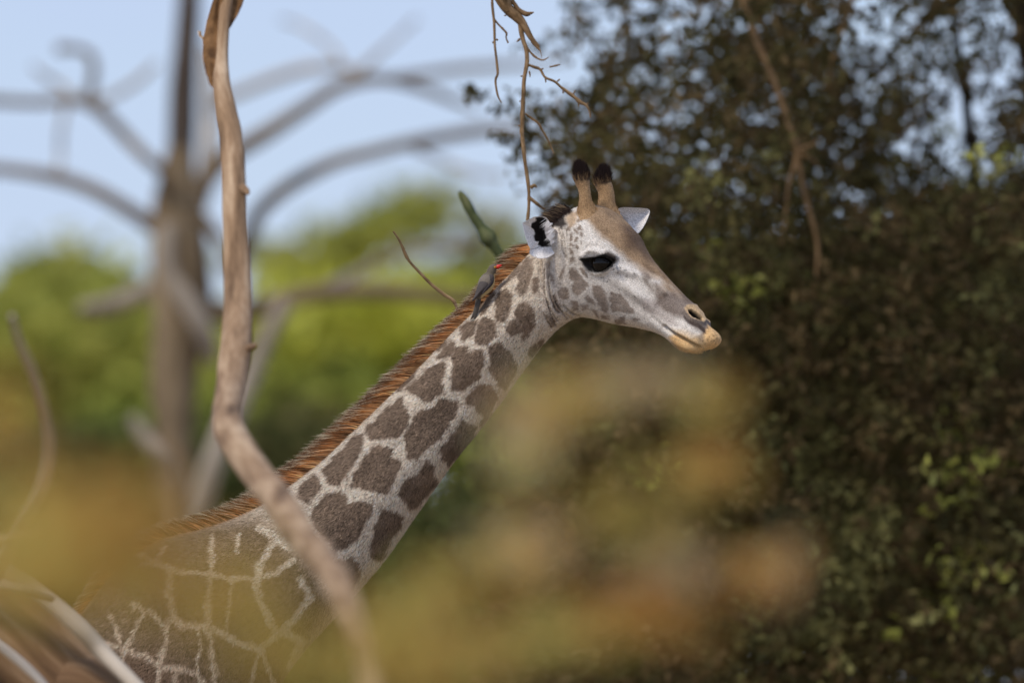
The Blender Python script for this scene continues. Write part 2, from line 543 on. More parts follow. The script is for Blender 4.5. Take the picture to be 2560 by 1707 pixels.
# nostril, lips
nost = cD([(1130, 785), (1180, 785), (1265, 838), (1345, 905), (1358, 965), (1300, 955), (1200, 905), (1145, 845)])
rim = cD([(1070, 770), (1120, 725), (1200, 720), (1280, 755), (1390, 860), (1410, 930), (1375, 985), (1290, 960), (1180, 910), (1105, 830)])
sd_n = poly_sd(u, w, nost)
dh += .005 * ga(1737, 788, 34, 24, 45)
dh -= .020 * smooth(1.5, -3, sd_n)
dh += .003 * np.exp(-(seg_dist(u, w, rim, True) / 4.0) ** 2)
groove(cD([(1060, 850), (1150, 960), (1300, 1020), (1400, 1080), (1410, 1160)]), 4, .003)
mouth = cD([(760, 1050), (780, 1065), (800, 1085), (900, 1150), (1000, 1200), (1100, 1255), (1200, 1315), (1320, 1375)])
groove(mouth, 4.6, .011)
groove(cD([(560, 920), (680, 1000), (780, 1070)]), 5, .0025)
dh += .006 * ga(1705, 838, 50, 8, 30)
dh += .009 * ga(1718, 868, 28, 9, 20)
dh += .003 * ga(1780, 845, 20, 22)
dh -= .003 * ga(1765, 812, 14, 9, 50)
ledge = smooth(1235, 1300, u)
disp[hm] = dh * ledge
# muscle bands along the neck and uneven hide everywhere
disp += .0035 * fbm(PN, 9, 5, 3) * smooth(1550, 1250, U) + .0008 * fbm(PN, 60, 15, 2)
disp -= .010 * np.exp(-(seg_dist(U, W, [(430, 1560), (700, 1350), (980, 1130), (1200, 960), (1330, 850)]) / 40) ** 2) * smooth(1400, 1300, U)
P = P0 + Nrm * disp[..., None]
Nrm = grid_normals(P) * (-1 if FLIP else 1)

# ---- coat colours (albedo, linear)
WHITE = srgb(218, 201, 181); CREAM = srgb(212, 194, 174); PATCH = srgb(122, 104, 88); HEADW = srgb(219, 212, 204)
bj = 1 + .25 * smooth(800, 500, U)
jx = U + bj * (3.4 * vnoise(PN, 75, 21) + 3.0 * vnoise(PN, 190, 22) + 4.5 * vnoise(PN, 28, 23))
jy = W + bj * (3.4 * vnoise(PN, 75, 31) + 3.0 * vnoise(PN, 190, 32) + 4.5 * vnoise(PN, 28, 33))
base = np.broadcast_to(WHITE, U.shape + (3,)).copy()
def blend(mask, c):
    global base
    base = base * (1 - mask[..., None]) + np.asarray(c) * mask[..., None]
blend(smooth(1330, 1450, U), HEADW)
blend(.6 * smooth(750, 450, U), srgb(200, 172, 146))
dark = np.zeros(U.shape)
def patch(poly, soft=3.4, amt=1.0, grow=0.0):
    a = np.asarray(poly)
    x0, y0, x1, y1 = a[:, 0].min() - 14, a[:, 1].min() - 14, a[:, 0].max() + 14, a[:, 1].max() + 14
    m_ = (U > x0) & (U < x1) & (W > y0) & (W < y1)
    if not m_.any(): return
    sd = poly_sd(jx[m_], jy[m_], poly) - grow
    dark[m_] = np.maximum(dark[m_], amt * smooth(soft, -soft, sd))
NECK = [
 c3([(1025,110),(1080,40),(1130,10),(1145,60),(1110,100),(1050,120)]),
 c3([(1125,110),(1150,60),(1200,38),(1230,50),(1225,90),(1290,65),(1330,60),(1325,120),(1300,180),(1300,230),(1240,280),(1200,325),(1130,320),(1115,240),(1135,170)]),
 c3([(1380,40),(1410,20),(1450,10),(1480,60),(1540,110),(1560,180),(1530,250),(1480,330),(1440,300),(1400,220),(1365,180),(1385,110)]),
 c3([(1640,60),(1720,0),(1720,40),(1650,110),(1635,95)]),
 c3([(830,330),(880,260),(960,190),(1080,150),(1065,210),(1050,250),(1060,330),(1000,380),(940,400),(890,350)]),
 c3([(575,570),(640,510),(720,430),(800,380),(830,430),(850,480),(830,550),(780,620),(700,630),(600,650),(570,610)]),
 c3([(880,510),(920,460),(1000,440),(1060,380),(1130,400),(1170,410),(1160,480),(1110,560),(1050,640),(960,700),(900,770),(850,770),(835,710),(840,650),(825,620)]),
 c3([(1230,370),(1290,300),(1340,275),(1390,310),(1420,380),(1380,470),(1320,560),(1340,480),(1290,450),(1230,410)]),
 c3([(1050,700),(1100,650),(1170,560),(1200,525),(1225,550),(1290,560),(1270,660),(1190,740),(1110,810),(1070,780)]),
 c3([(280,850),(340,790),(420,720),(500,620),(540,620),(550,670),(500,760),(440,850),(390,930),(330,930),(320,880)]),
 c3([(460,930),(500,840),(570,740),(640,690),(740,700),(720,760),(780,780),(790,830),(740,920),(690,1000),(600,970)]),
 c3([(765,1000),(830,910),(900,870),(960,790),(1000,820),(1000,870),(1030,920),(960,1000),(900,1080),(850,1110),(830,1060),(800,1040)]),
 c3([(120,1020),(160,940),(220,880),(265,900),(270,960),(200,1030),(180,1060)]),
 c3([(210,1160),(240,1080),(300,1000),(380,990),(440,1020),(440,1070),(500,1045),(610,1065),(600,1110),(560,1180),(520,1280),(440,1350),(370,1370),(340,1330),(250,1240)]),
 c3([(610,1310),(630,1210),(680,1100),(740,1120),(800,1150),(790,1220),(720,1310),(660,1430),(600,1420)]),
 c3([(330,1500),(370,1440),(480,1420),(510,1470),(520,1530),(470,1620),(380,1640),(320,1580)]),
 c3([(1010,30),(1060,0),(1100,-20),(1090,20),(1030,60)]),
 c3([(780,310),(830,255),(900,180),(890,220),(830,290),(790,330)]),
 c2([(395,770),(500,690),(540,650),(500,760),(450,860),(410,890),(385,820)]),
 c2([(570,680),(640,645),(700,690),(700,780),(670,870),(620,960),(570,955),(540,900),(555,770)]),
 c2([(760,770),(830,760),(880,775),(920,840),(945,890),(935,990),(890,1060),(830,1140),(810,1110),(815,1050),(720,1090),(655,1040),(690,970),(760,930),(740,850)]),
 c2([(215,1020),(290,970),(365,950),(350,1010),(300,1090),(230,1140),(195,1100)]),
 c2([(395,940),(450,915),(520,950),(555,1010),(545,1080),(480,1150),(410,1160),(350,1130),(360,1060)]),
 c2([(925,540),(960,530),(965,660),(930,680),(915,620)]),
]
for p in NECK: patch(p, 3.4, 1.0, 3.2)
patch(c2([(770,410),(860,320),(915,330),(915,400),(900,480),(905,560),(880,640),(800,690),(750,640),(775,560),(740,500),(700,540),(650,600),(600,600),(690,490)]), 4, .9)
HEADP = [
 [(1090,480),(1110,460),(1120,500),(1120,580),(1095,575),(1080,530)], [(1150,650),(1200,600),(1260,640),(1265,720),(1210,740),(1160,710)],
 [(1090,720),(1130,690),(1180,800),(1170,860),(1110,810)], [(1030,880),(1070,870),(1140,990),(1100,1020),(1050,960)], [(1165,500),(1210,430),(1240,400),(1230,460),(1190,525)]]
for p in HEADP: patch(c2(p), 3.4, .85)
HEAD1 = [
 [(545,690),(565,690),(585,745),(550,745)], [(540,775),(580,758),(602,790),(570,812),(545,800)], [(655,830),(690,880),(692,920),(650,890),(635,850)],
 [(540,850),(600,840),(640,920),(690,970),(690,1000),(640,1030),(620,1060),(580,1060),(560,1000),(575,950),(540,930)],
 [(720,970),(790,985),(850,1040),(858,1080),(850,1190),(810,1170),(770,1100),(740,1030)], [(872,1040),(940,1060),(990,1110),(1040,1170),(1050,1210),(960,1200),(872,1195)],
 [(670,1070),(710,1055),(740,1090),(760,1130),(700,1120)], [(560,1110),(600,1100),(625,1140),(610,1180),(570,1170)], [(640,1130),(690,1130),(705,1180),(660,1175)],
 [(730,1170),(770,1170),(790,1210),(770,1230),(735,1200)], [(800,1200),(850,1205),(862,1245),(810,1235)], [(900,1230),(980,1230),(1000,1280),(920,1275)], [(1040,1240),(1100,1250),(1080,1280),(1040,1270)]]
for p in HEAD1: patch(c1(p), 3.2, .84)
ang = np.linspace(0, 2 * np.pi, 9)[:-1]
for ex, ey, rx, ry in ((628,535,12,24),(595,560,12,22),(560,600,12,24),(598,622,10,15),(634,585,14,17),(632,638,8,11),(600,678,12,19),(570,655,9,16),(622,465,8,18),(645,460,7,15),(545,535,14,20)):
    patch(c1([(ex + rx * math.cos(a), ey + ry * math.sin(a)) for a in ang]), 1.6, .85, 1.0)
# net pattern of the shoulder, then free cells over the rest of the body
body_m = smooth(40, -30, poly_sd(U, W, c4([(480,600),(830,490),(1100,420),(1290,400),(1440,380),(1600,540),(1760,700),(1900,960),(1760,1180),(1640,1400),(1500,1800),(1400,5000),(-5000,6000),(-5000,500),(300,800)])))
LINES = [([(650,600),(830,700),(930,730),(1110,740),(1240,770),(1420,770),(1540,730),(1660,650)],20), ([(1130,500),(1130,740),(1110,900),(1100,1090),(1130,1250),(1150,1456),(1180,1700)],19),
 ([(1560,490),(1500,580),(1440,680),(1430,770),(1440,900),(1500,1030),(1530,1090)],24), ([(870,730),(850,860),(890,1010),(960,1070),(1100,1090),(1220,1130),(1300,1180),(1440,1220),(1560,1120),(1660,1040),(1780,890),(1700,780)],23),
 ([(890,1010),(820,1060),(720,990),(620,930)],20), ([(820,1060),(820,1180),(800,1330),(760,1456)],17), ([(690,1010),(560,1230),(550,1300)],12), ([(300,1150),(430,1190),(560,1230),(700,1260),(800,1340),(960,1360),(1020,1360),(1080,1456)],18),
 ([(470,980),(540,1190)],11), ([(1250,770),(1240,900),(1230,1080)],9), ([(1050,1120),(1030,1360)],10), ([(1440,1220),(1400,1370),(1390,1500)],14), ([(1450,1220),(1520,1400),(1560,1600)],15),
 ([(900,1370),(890,1500)],12), ([(1600,1100),(1720,1180),(1640,1330)],30), ([(1300,470),(1300,590)],12), ([(650,690),(760,640),(830,570)],16), ([(1440,430),(1560,490),(1640,560)],26)]
ld = np.full(U.shape, 1e9)
near_frame = (U > -200) & (U < 950) & (W > 1150)
for pl, wd in LINES:
    d = seg_dist(jx[near_frame], jy[near_frame], c4(pl)) / (wd * .3827)
    ld[near_frame] = np.minimum(ld[near_frame], d)
net = smooth(.75, 1.2, ld)
g2 = np.random.default_rng(3)
cells = np.column_stack([g2.uniform(-1100, 800, 230), g2.uniform(1500, 3900, 230)])
off = ((U < 150) | (W > 1720)) & (U < 900)
f1 = np.full(int(off.sum()), 1e9); f2 = f1.copy()
for a, b_ in cells:
    d = np.hypot(jx[off] - a, (jy[off] - b_))
    f2 = np.minimum(np.maximum(f1, d), f2); f1 = np.minimum(f1, d)
vor = np.ones(U.shape); vor[off] = smooth(10, 18, f2 - f1)
usev = np.where(off, 1 - smooth(1720, 1690, W) * smooth(120, 160, U), 0)
net = np.where(off, net * (1 - usev) + vor * usev, net)
dark = np.maximum(dark, body_m * net)
dark *= 1 - .22 * smooth(.1, .7, fbm(PN, 120, 47, 2)) * smooth(1150, 1300, U)
mott = 1 + .20 * fbm(PN, 45, 41, 2) + .10 * vnoise(PN, 300, 43)
pc = PATCH * mott[..., None]
pc = pc + (srgb(150, 128, 108) - pc) * (0.35 * smooth(.15, .6, fbm(PN, 22, 51, 2)))[..., None]
pc = pc + (srgb(120, 82, 58) - pc) * (.5 * smooth(1550, 1750, W) * smooth(600, 200, U))[..., None]
base = base * (1 + .07 * fbm(PN, 30, 44, 3))[..., None]
warm = np.exp(-(np.clip((B3[:, None, 2] + .05 - P0[..., 2]), -1, 0) / .035) ** 2) * smooth(650, 1000, U)
blend(np.clip(.35 * (cth[None, :] < -.8) * smooth(900, 1200, U), 0, 1), CREAM)
base = base * (1 - dark[..., None]) + pc * dark[..., None]
# tan flush along the mane
blend(.55 * smooth(.955, .995, cth[None, :] + 0 * U) * smooth(1330, 1280, U), srgb(176, 130, 92))
# head tones
def tone(poly, c, soft, amt=1.0, nz=8.0):
    q = np.asarray(poly)
    m_ = (U > q[:, 0].min() - soft * 2 - 12) & (U < q[:, 0].max() + soft * 2 + 12) & (W > q[:, 1].min() - soft * 2 - 12) & (W < q[:, 1].max() + soft * 2 + 12) & (cx[:, None] > 1230)
    x = U[m_] + nz * fbm(PN[m_], 35, 61, 2); y = W[m_] + nz * fbm(PN[m_], 35, 62, 2)
    a = amt * smooth(soft, -soft, poly_sd(x, y, poly))
    base[m_] = base[m_] * (1 - a[:, None]) + np.asarray(c) * a[:, None]
TAN = srgb(158, 132, 104); BRN = srgb(108, 86, 68); GRY = srgb(104, 88, 78)
tone(c1([(610,380),(640,300),(900,300),(1000,440),(1150,520),(1320,800),(1500,1000),(1660,1150),(1480,1130),(1380,1060),(1310,1040),(1250,940),(1150,890),(1040,800),(930,720),(830,640),(740,560),(680,470)]), TAN, 12)
tone(c1([(940,520),(1010,480),(1120,520),(1300,760),(1480,960),(1400,940),(1270,850),(1150,790),(1080,740),(990,700),(960,620)]), BRN, 14, .85)
tone(c1([(560,880),(760,960),(1000,1060),(1180,1160),(1290,1290),(1000,1260),(760,1200),(600,1200)]), srgb(176,166,160), 22, .2)
tone(c1([(280,760),(520,760),(540,1000),(480,1260),(330,1240),(300,1000)]), srgb(186,172,160), 20, .2)
tone(c1([(1100,840),(1200,900),(1180,960),(1240,1060),(1180,1020),(1110,930)]), BRN, 7, .6)
tone(c1([(1210,960),(1290,1000),(1330,1060),(1270,1090),(1230,1040)]), BRN, 7, .6)
tone(c1([(1240,1050),(1400,1030),(1580,1090),(1680,1260),(1620,1390),(1570,1330),(1500,1290),(1440,1230),(1350,1240),(1210,1130)]), GRY, 9, .85)
tone(c1([(1120,1090),(1220,1100),(1300,1210),(1400,1290),(1340,1300),(1240,1230),(1120,1180)]), srgb(165,152,146), 9, .6)
MUZ = srgb(222, 178, 118)
tone(c1([(1320,1390),(1400,1360),(1500,1390),(1590,1390),(1640,1300),(1700,1300),(1760,1400),(1700,1500),(1560,1540),(1400,1500)]), MUZ, 6, .9, 5)
tone(cD([(840,1070),(1000,1090),(1150,1120),(1300,1160),(1420,1150),(1400,1390),(1250,1340),(1050,1230),(880,1140)]), srgb(208,180,142), 7, .6, 5)
tone(c1([(1330,1420),(1420,1440),(1520,1490),(1560,1560),(1400,1540)]), srgb(188, 140, 82), 6, .7, 5)
tone(cD([(1280,1180),(1390,1130),(1400,1250),(1330,1300)]), srgb(130,112,98), 5, .6)
for (bx_, by_), rr_, aa in zip(c1([(1000,560),(1060,640),(1120,700),(1160,840),(1200,880),(1280,900),(1330,980),(1380,1030),(1230,1000),(1170,930),(1420,1010),(860,430),(760,480),(820,560),(1500,1060),(1100,580)]), [9,10,9,8,9,11,9,10,8,7,9,8,7,8,9,8], [.5,.4,.5,.45,.5,.4,.45,.4,.5,.4,.45,.35,.35,.3,.4,.5]):
    mm = aa * np.exp(-(((U - bx_) * .8 + (W - by_) * .6) / (rr_ * 1.7)) ** 2 - (((W - by_) * .8 - (U - bx_) * .6) / (rr_ * .8)) ** 2) * (cx[:, None] > 1380)
    blend(np.clip(mm * (1 + fbm(PN, 110, 87, 2)), 0, .8), srgb(92, 74, 62))
for (bx_, by_), rr_, aa in zip(c1([(1230,920),(1180,900),(1300,1030),(1350,1000),(1100,850),(1400,1060),(1290,960)]), [6,6,6,7,8,7,5], [.6,.5,.5,.5,.4,.4,.5]):
    mm = aa * np.exp(-(((U - bx_) * .75 + (W - by_) * .66) / (rr_ * 1.8)) ** 2 - (((W - by_) * .75 - (U - bx_) * .66) / (rr_ * .7)) ** 2) * (cx[:, None] > 1380)
    blend(np.clip(mm, 0, .8), srgb(206, 188, 168))
tone(rim, srgb(205, 175, 135), 2, .9, 1)
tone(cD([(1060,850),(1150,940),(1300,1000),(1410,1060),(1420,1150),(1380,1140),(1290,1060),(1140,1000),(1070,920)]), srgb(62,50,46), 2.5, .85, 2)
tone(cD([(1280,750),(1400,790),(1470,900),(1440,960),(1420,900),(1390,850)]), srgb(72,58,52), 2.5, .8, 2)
tone(nost, srgb(14,11,10), 1.2, 1, .5)
mdm = np.zeros(U.shape); mdm[hm] = np.exp(-(seg_dist(u, w, mouth[2:]) / 3.4) ** 2)
blend(.5 * mdm, srgb(74, 56, 40))
# dark lids, brow, dark poll
tone(cA([(1140,1140),(1230,1150),(1400,1130),(1520,1090),(1600,1070),(1720,1130),(1750,1210),(1690,1310),(1560,1385),(1430,1408),(1300,1385),(1205,1290)]), srgb(24,20,19), 2, .96, 1)
tone(cA([(1520,1060),(1620,1040),(1730,1110),(1800,1170),(1760,1240),(1700,1180)]), srgb(80,68,60), 4, .6, 2)
tone(c1([(400,520),(420,430),(380,340),(560,340),(575,420),(520,440),(530,510),(470,540)]), srgb(40,30,27), 5, .95, 6)
tone(c1([(525,440),(580,400),(620,420),(610,500),(570,530),(535,510)]), srgb(178,148,112), 6, .8, 6)
# darker lines along the skin-fold creases, pore dots and ticks
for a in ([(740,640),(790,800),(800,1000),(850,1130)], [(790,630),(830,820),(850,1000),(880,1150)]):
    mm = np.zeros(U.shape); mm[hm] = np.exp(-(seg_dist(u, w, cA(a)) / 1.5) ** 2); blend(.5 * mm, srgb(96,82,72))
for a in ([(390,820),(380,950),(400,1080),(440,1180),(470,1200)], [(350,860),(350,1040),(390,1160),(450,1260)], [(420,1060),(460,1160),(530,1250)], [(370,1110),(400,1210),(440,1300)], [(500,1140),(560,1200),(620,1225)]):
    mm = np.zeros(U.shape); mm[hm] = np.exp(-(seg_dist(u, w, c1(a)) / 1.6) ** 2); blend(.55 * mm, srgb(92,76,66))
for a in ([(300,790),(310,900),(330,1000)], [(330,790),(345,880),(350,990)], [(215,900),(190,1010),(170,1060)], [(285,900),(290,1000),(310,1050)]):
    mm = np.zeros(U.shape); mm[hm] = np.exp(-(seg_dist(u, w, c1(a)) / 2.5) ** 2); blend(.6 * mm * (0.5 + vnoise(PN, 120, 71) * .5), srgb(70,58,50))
dots = [(920,852),(925,885),(945,850),(975,870),(988,870),(800,922),(815,918),(820,945),(845,950),(862,938),(850,860),(1015,793),(1052,898),(995,915),(940,1015),(895,860),(1130,1165),(692,918),(638,915),(880,1045),(1060,1070)]
for dx_, dy_ in c1(dots):
    blend(.9 * np.exp(-((U - dx_) ** 2 + (W - dy_) ** 2) / 2.0 ** 2), srgb(26, 22, 22))
g3 = np.random.default_rng(9)
for k in range(46):
    dx_, dy_ = cD([(g3.uniform(1360, 1640), g3.uniform(1010, 1330))])[0]
    blend(.6 * np.exp(-((U - dx_) ** 2 + (W - dy_) ** 2) / 1.4 ** 2), srgb(80, 55, 30))
headz = smooth(1290, 1420, U)
base = base * (1 + headz * (.12 * fbm(PN, 70, 81, 2) + .10 * fbm(PN, 160, 83, 2)))[..., None]
base = np.clip(base, .003, .9)

# ---- assemble trunk grid + legs into the one body mesh
V = P.reshape(-1, 3)
i = np.arange(NR - 1)[:, None] * NT
j = np.arange(NT)[None, :]; j2 = (j + 1) % NT
F = np.stack([i + j, i + j2, i + NT + j2, i + NT + j], -1).reshape(-1, 4)
if FLIP: F = F[:, ::-1]
capA = np.column_stack([np.full(NT, len(V)), (np.arange(NT) + 1) % NT, np.arange(NT)])
capB = np.column_stack([np.full(NT, len(V) + 1), (NR - 1) * NT + np.arange(NT), (NR - 1) * NT + (np.arange(NT) + 1) % NT])
if FLIP: capA, capB = capA[:, ::-1], capB[:, ::-1]
V2 = np.vstack([V, P[0].mean(0), P[-1].mean(0)])
Cc = np.vstack([base.reshape(-1, 3), base[0, :1], base[-1, :1]])
parts = [(V2, [F, np.vstack([capA, capB])])]
LIGHTL = srgb(200, 186, 168)
def leg(x, y, zs, lean, hind):
    if hind:
        pts = [(x, y * .8, zs + .12), (x + .08, y, zs - .30), (x - .02, y, zs - .62), (x - .12, y * 1.0, zs - .86), (x - .06, y, zs - 1.2), (x - .04, y, .16), (x + .0, y, .09)]
        rr = [.17, .15, .10, .062, .048, .05, .058]
    else:
        pts = [(x, y * .8, zs + .15), (x + lean * .2, y, zs - .25), (x + lean * .5, y, zs - .55), (x + lean * .7, y, .80), (x + lean * .8, y, .55), (x + lean, y, .17), (x + lean + .03, y, .09)]
        rr = [.15, .11, .08, .07, .05, .05, .058]
    a = np.array(pts); a[:, 1] += YG
    return tube(a, rr, 16, 60, .05, 6, 1)
LEGS = [(-.92, -.16, 1.55, .10, False), (-.90, .16, 1.55, -.16, False), (-2.18, -.17, 1.55, 0, True), (-2.08, .17, 1.55, 0, True)]
hoofs = []
for k, (x, y, zs, lean, hind) in enumerate(LEGS):
    v, f = leg(x, y, zs, lean, hind)
    parts.append((v, f))
    cc = np.broadcast_to(LIGHTL, v.shape).copy()
    dk = smooth(.05, .25, vnoise(v, 9, 80 + k)) * smooth(.5, .9, v[:, 2])
    cc = cc * (1 - dk[:, None]) + srgb(112, 84, 66) * dk[:, None]
    Cc = np.vstack([Cc, cc])
    hx = x + (0 if hind else lean + .03)
    hoofs.append((hx, y))
BV, BF = join_vf(parts)
giraffe = empty('giraffe', (-1.5, YG, 0))
tag(giraffe, 'spotted giraffe walking behind dead branches with brown mane and lowered neck', 'giraffe')
bodyo = mesh_np('body', BV, BF, M_COAT, giraffe, Cc)

for hx, hy in hoofs:
    a = np.linspace(0, 2 * np.pi, 20, endpoint=False)
    rings = []
    for z, rx, ry, dx in ((.0, .085, .07, .03), (.03, .085, .07, .028), (.08, .066, .058, .012), (.12, .055, .052, 0)):
        cut = 1 - .25 * np.exp(-((np.abs(a) % (2 * np.pi)) / .22) ** 2)
        rings.append(np.column_stack([hx + dx + rx * np.cos(a) * cut, YG + hy + ry * np.sin(a), np.full(20, z)]))
    HV = np.vstack(rings + [np.array([[hx + .03, YG + hy, 0]]), np.array([[hx, YG + hy, .12]])])
    ii = np.arange(3)[:, None] * 20; jj = np.arange(20)[None, :]
    q = np.stack([ii + jj, ii + (jj + 1) % 20, ii + 20 + (jj + 1) % 20, ii + 20 + jj], -1).reshape(-1, 4)
    t1 = np.column_stack([np.full(20, 80), (np.arange(20) + 1) % 20, np.arange(20)])
    t2 = np.column_stack([np.full(20, 81), 60 + np.arange(20), 60 + (np.arange(20) + 1) % 20])
    mesh_np('hoof', HV, [q, np.vstack([t1, t2])], M_HOOF, giraffe)
tv, tf = tube([(-2.33, YG, 1.78), (-2.43, YG, 1.6), (-2.46, YG, 1.2), (-2.44, YG, .85)], [.04, .025, .018, .012], 10, 24)
tail = mesh_np('tail', tv, tf, M_COAT, giraffe, np.broadcast_to(LIGHTL, tv.shape))

# ---- short coat hair: one fine blade per hair, coloured like the skin under it
area_rows = np.where((cx > 150))[0]
ds = np.linalg.norm(np.gradient(P, axis=0), axis=2)
dt = np.linalg.norm(np.roll(P, -1, 1) - P, axis=2)
wt = (ds * dt); wt[cx <= 180] = 0
nose_hole = np.zeros(U.shape, bool)
nose_hole[hm] = (poly_sd(u, w, nost) < 1) | (sd_eye < 2)
wt[nose_hole] = 0
wt = wt * np.where(near | (np.abs(cth)[None, :] > .75), 1.0, .15)
NH = 420000
pick = rng.choice(wt.size, NH, p=(wt / wt.sum()).ravel())
ri, ti = np.unravel_index(pick, wt.shape)
ri = np.clip(ri, 0, NR - 2)
fa, fb = rng.random(NH)[:, None], rng.random(NH)[:, None]
def grid_s(G): return G[ri, ti] * (1 - fa) * (1 - fb) + G[ri + 1, ti] * fa * (1 - fb) + G[ri, (ti + 1) % NT] * (1 - fa) * fb + G[ri + 1, (ti + 1) % NT] * fa * fb
root = grid_s(P); nh = grid_s(Nrm); nh /= np.linalg.norm(nh, axis=1)[:, None]
ch = grid_s(base)
tang = -np.gradient(P, axis=0)
tg = tang[ri, ti]; tg /= np.linalg.norm(tg, axis=1)[:, None] + 1e-9
sd_ = np.cross(nh, tg)
dirh = tg + nh * rng.uniform(.12, .5, NH)[:, None] + sd_ * rng.normal(0, .35, NH)[:, None]
dirh /= np.linalg.norm(dirh, axis=1)[:, None]
hx_ = cx[ri]
Lh = np.interp(hx_, [200, 600, 1250, 1450, 1800], [.016, .012, .009, .006, .004]) * rng.uniform(.6, 1.3, NH)
wh = np.interp(hx_, [200, 1250, 1800], [.0011, .0010, .0008])
sdv = np.cross(dirh, nh); sdv /= np.linalg.norm(sdv, axis=1)[:, None] + 1e-9
r0 = root - nh * .0005
HV = np.stack([r0 - sdv * wh[:, None], r0 + sdv * wh[:, None], r0 + dirh * Lh[:, None]], 1).reshape(-1, 3)
vary = (1 + rng.normal(0, 1, NH) * np.interp(hx_, [1250, 1420], [.5, .28])).clip(.25, 2.2)[:, None]
HC = np.repeat(np.clip(ch * vary * 1.0, .003, .85), 3, 0)
hn = nh + rng.normal(0, .18, nh.shape); hn /= np.linalg.norm(hn, axis=1)[:, None]
fur = mesh_np('coat_hair', HV, np.arange(NH * 3).reshape(-1, 3), M_FUR, giraffe, HC, True, np.repeat(hn, 3, 0))
fur['kind'] = 'stuff'

# ---- ribbons of hair
def strands(roots, dirs, lens, width, cols_fn, name, mat, parent, bend=None, segs=4, seed=0, normal=None):
    g = np.random.default_rng(seed)
    n = len(roots)
    D = dirs / np.linalg.norm(dirs, axis=1)[:, None]
    side = np.cross(D, np.array([0.0, -1.0, 0.0]) + g.normal(0, .35, (n, 3)))
    side /= np.linalg.norm(side, axis=1)[:, None] + 1e-9
    bend = np.zeros((n, 3)) if bend is None else bend
    t = np.linspace(0, 1, segs + 1)
    Vs, Cs = [], []
    for tt in t:
        c = roots + D * (lens * tt)[:, None] + bend * (tt * tt)
        wd = (width * (1 - tt ** 1.5 * .92))[:, None]
        Vs += [c - side * wd, c + side * wd]
        cc = cols_fn(np.full(n, tt))
        Cs += [cc, cc]
    Vv = np.stack(Vs, 1).reshape(-1, 3)
    Cv = np.stack(Cs, 1).reshape(-1, 3)
    k = 2 * (segs + 1)
    b0 = np.arange(n)[:, None, None] * k + np.arange(segs)[None, :, None] * 2
    q = (b0 + np.array([0, 1, 3, 2])[None, None, :]).reshape(-1, 4)
    o = mesh_np(name, Vv, q, mat, parent, np.clip(Cv, .003, .9))
    o['kind'] = 'stuff'
    return o

# mane
topi = 0
mr_ = np.where((cx > 215) & (S[:, 0] < 1345))[0]
sx = S[mr_, 0]
NM = 26000
seglen = np.linalg.norm(np.gradient(T3[mr_], axis=0), axis=1)
r_i = rng.choice(mr_, NM, p=seglen / seglen.sum())
gT = np.gradient(T3, axis=0); gT /= np.linalg.norm(gT, axis=1)[:, None]
back = -gT[r_i]
outn = np.stack([-gT[r_i, 2], 0 * r_i, gT[r_i, 0]], -1)
outn *= np.sign(outn[:, 2:3]); outn /= np.linalg.norm(outn, axis=1)[:, None]
lat_off = rng.normal(0, .010, NM).clip(-.024, .024)
rt = T3[r_i] + gT[r_i] * rng.uniform(-.004, .004, NM)[:, None] + np.array([0, 1, 0]) * lat_off[:, None] - outn * (.004 + lat_off[:, None] ** 2 * 4)
tx = S[r_i, 0]
ln = np.interp(tx, [215, 330, 480, 640, 760, 1000, 1140, 1200, 1270, 1330, 1380], [.045, .060, .066, .075, .078, .072, .064, .056, .062, .076, .076]) * rng.uniform(.75, 1.06, NM)
clump = vnoise(np.column_stack([tx / 925 * 1.0, lat_off * 3, 0 * tx]), 62, 91)
clump2 = vnoise(np.column_stack([tx / 925 * 1.0, lat_off * 3, 0 * tx]), 150, 93)
lean = np.interp(tx, [300, 600, 760, 1250, 1360], [.75, .72, .62, .62, .62]) + .13 * clump + rng.normal(0, .09, NM)
dm = outn * .80 + back * lean[:, None] + np.array([0, 1, 0]) * (lat_off * 6 + rng.normal(0, .08, NM))[:, None]
ln *= 1 + .10 * clump + .05 * clump2
bd = back * (.010 + .012 * clump)[:, None] + np.array([0, 0, -1]) * .004
kind_r = rng.random(NM)
rc = srgb(214, 166, 116); mc = srgb(188, 126, 74); dc = srgb(80, 57, 40); fz = srgb(214, 198, 168)
tonev = (1 + .30 * clump + .28 * clump2 + rng.normal(0, .18, NM)).clip(.35, 1.8)[:, None]
hi = smooth(-.3, .5, clump2)[:, None]
def mane_col(t):
    t = t[:, None]
    c = rc + (mc - rc) * np.clip(t * 2.2, 0, 1)
    c = c * (0.50 + .75 * hi)
    k = smooth(.60, .92, t + .14 * clump[:, None] + .08 * clump2[:, None])
    c = c + (dc - c) * k
    frizz = (kind_r > .80)[:, None]
    c = np.where(frizz, rc * .8 + (fz - rc * .8) * smooth(.4, .9, t), c)
    return c * tonev
mane = strands(rt, dm, ln * np.where(kind_r > .86, 1.07, 1), np.full(NM, .0009), mane_col, 'mane', M_MANE, giraffe, bd, 4, 5)
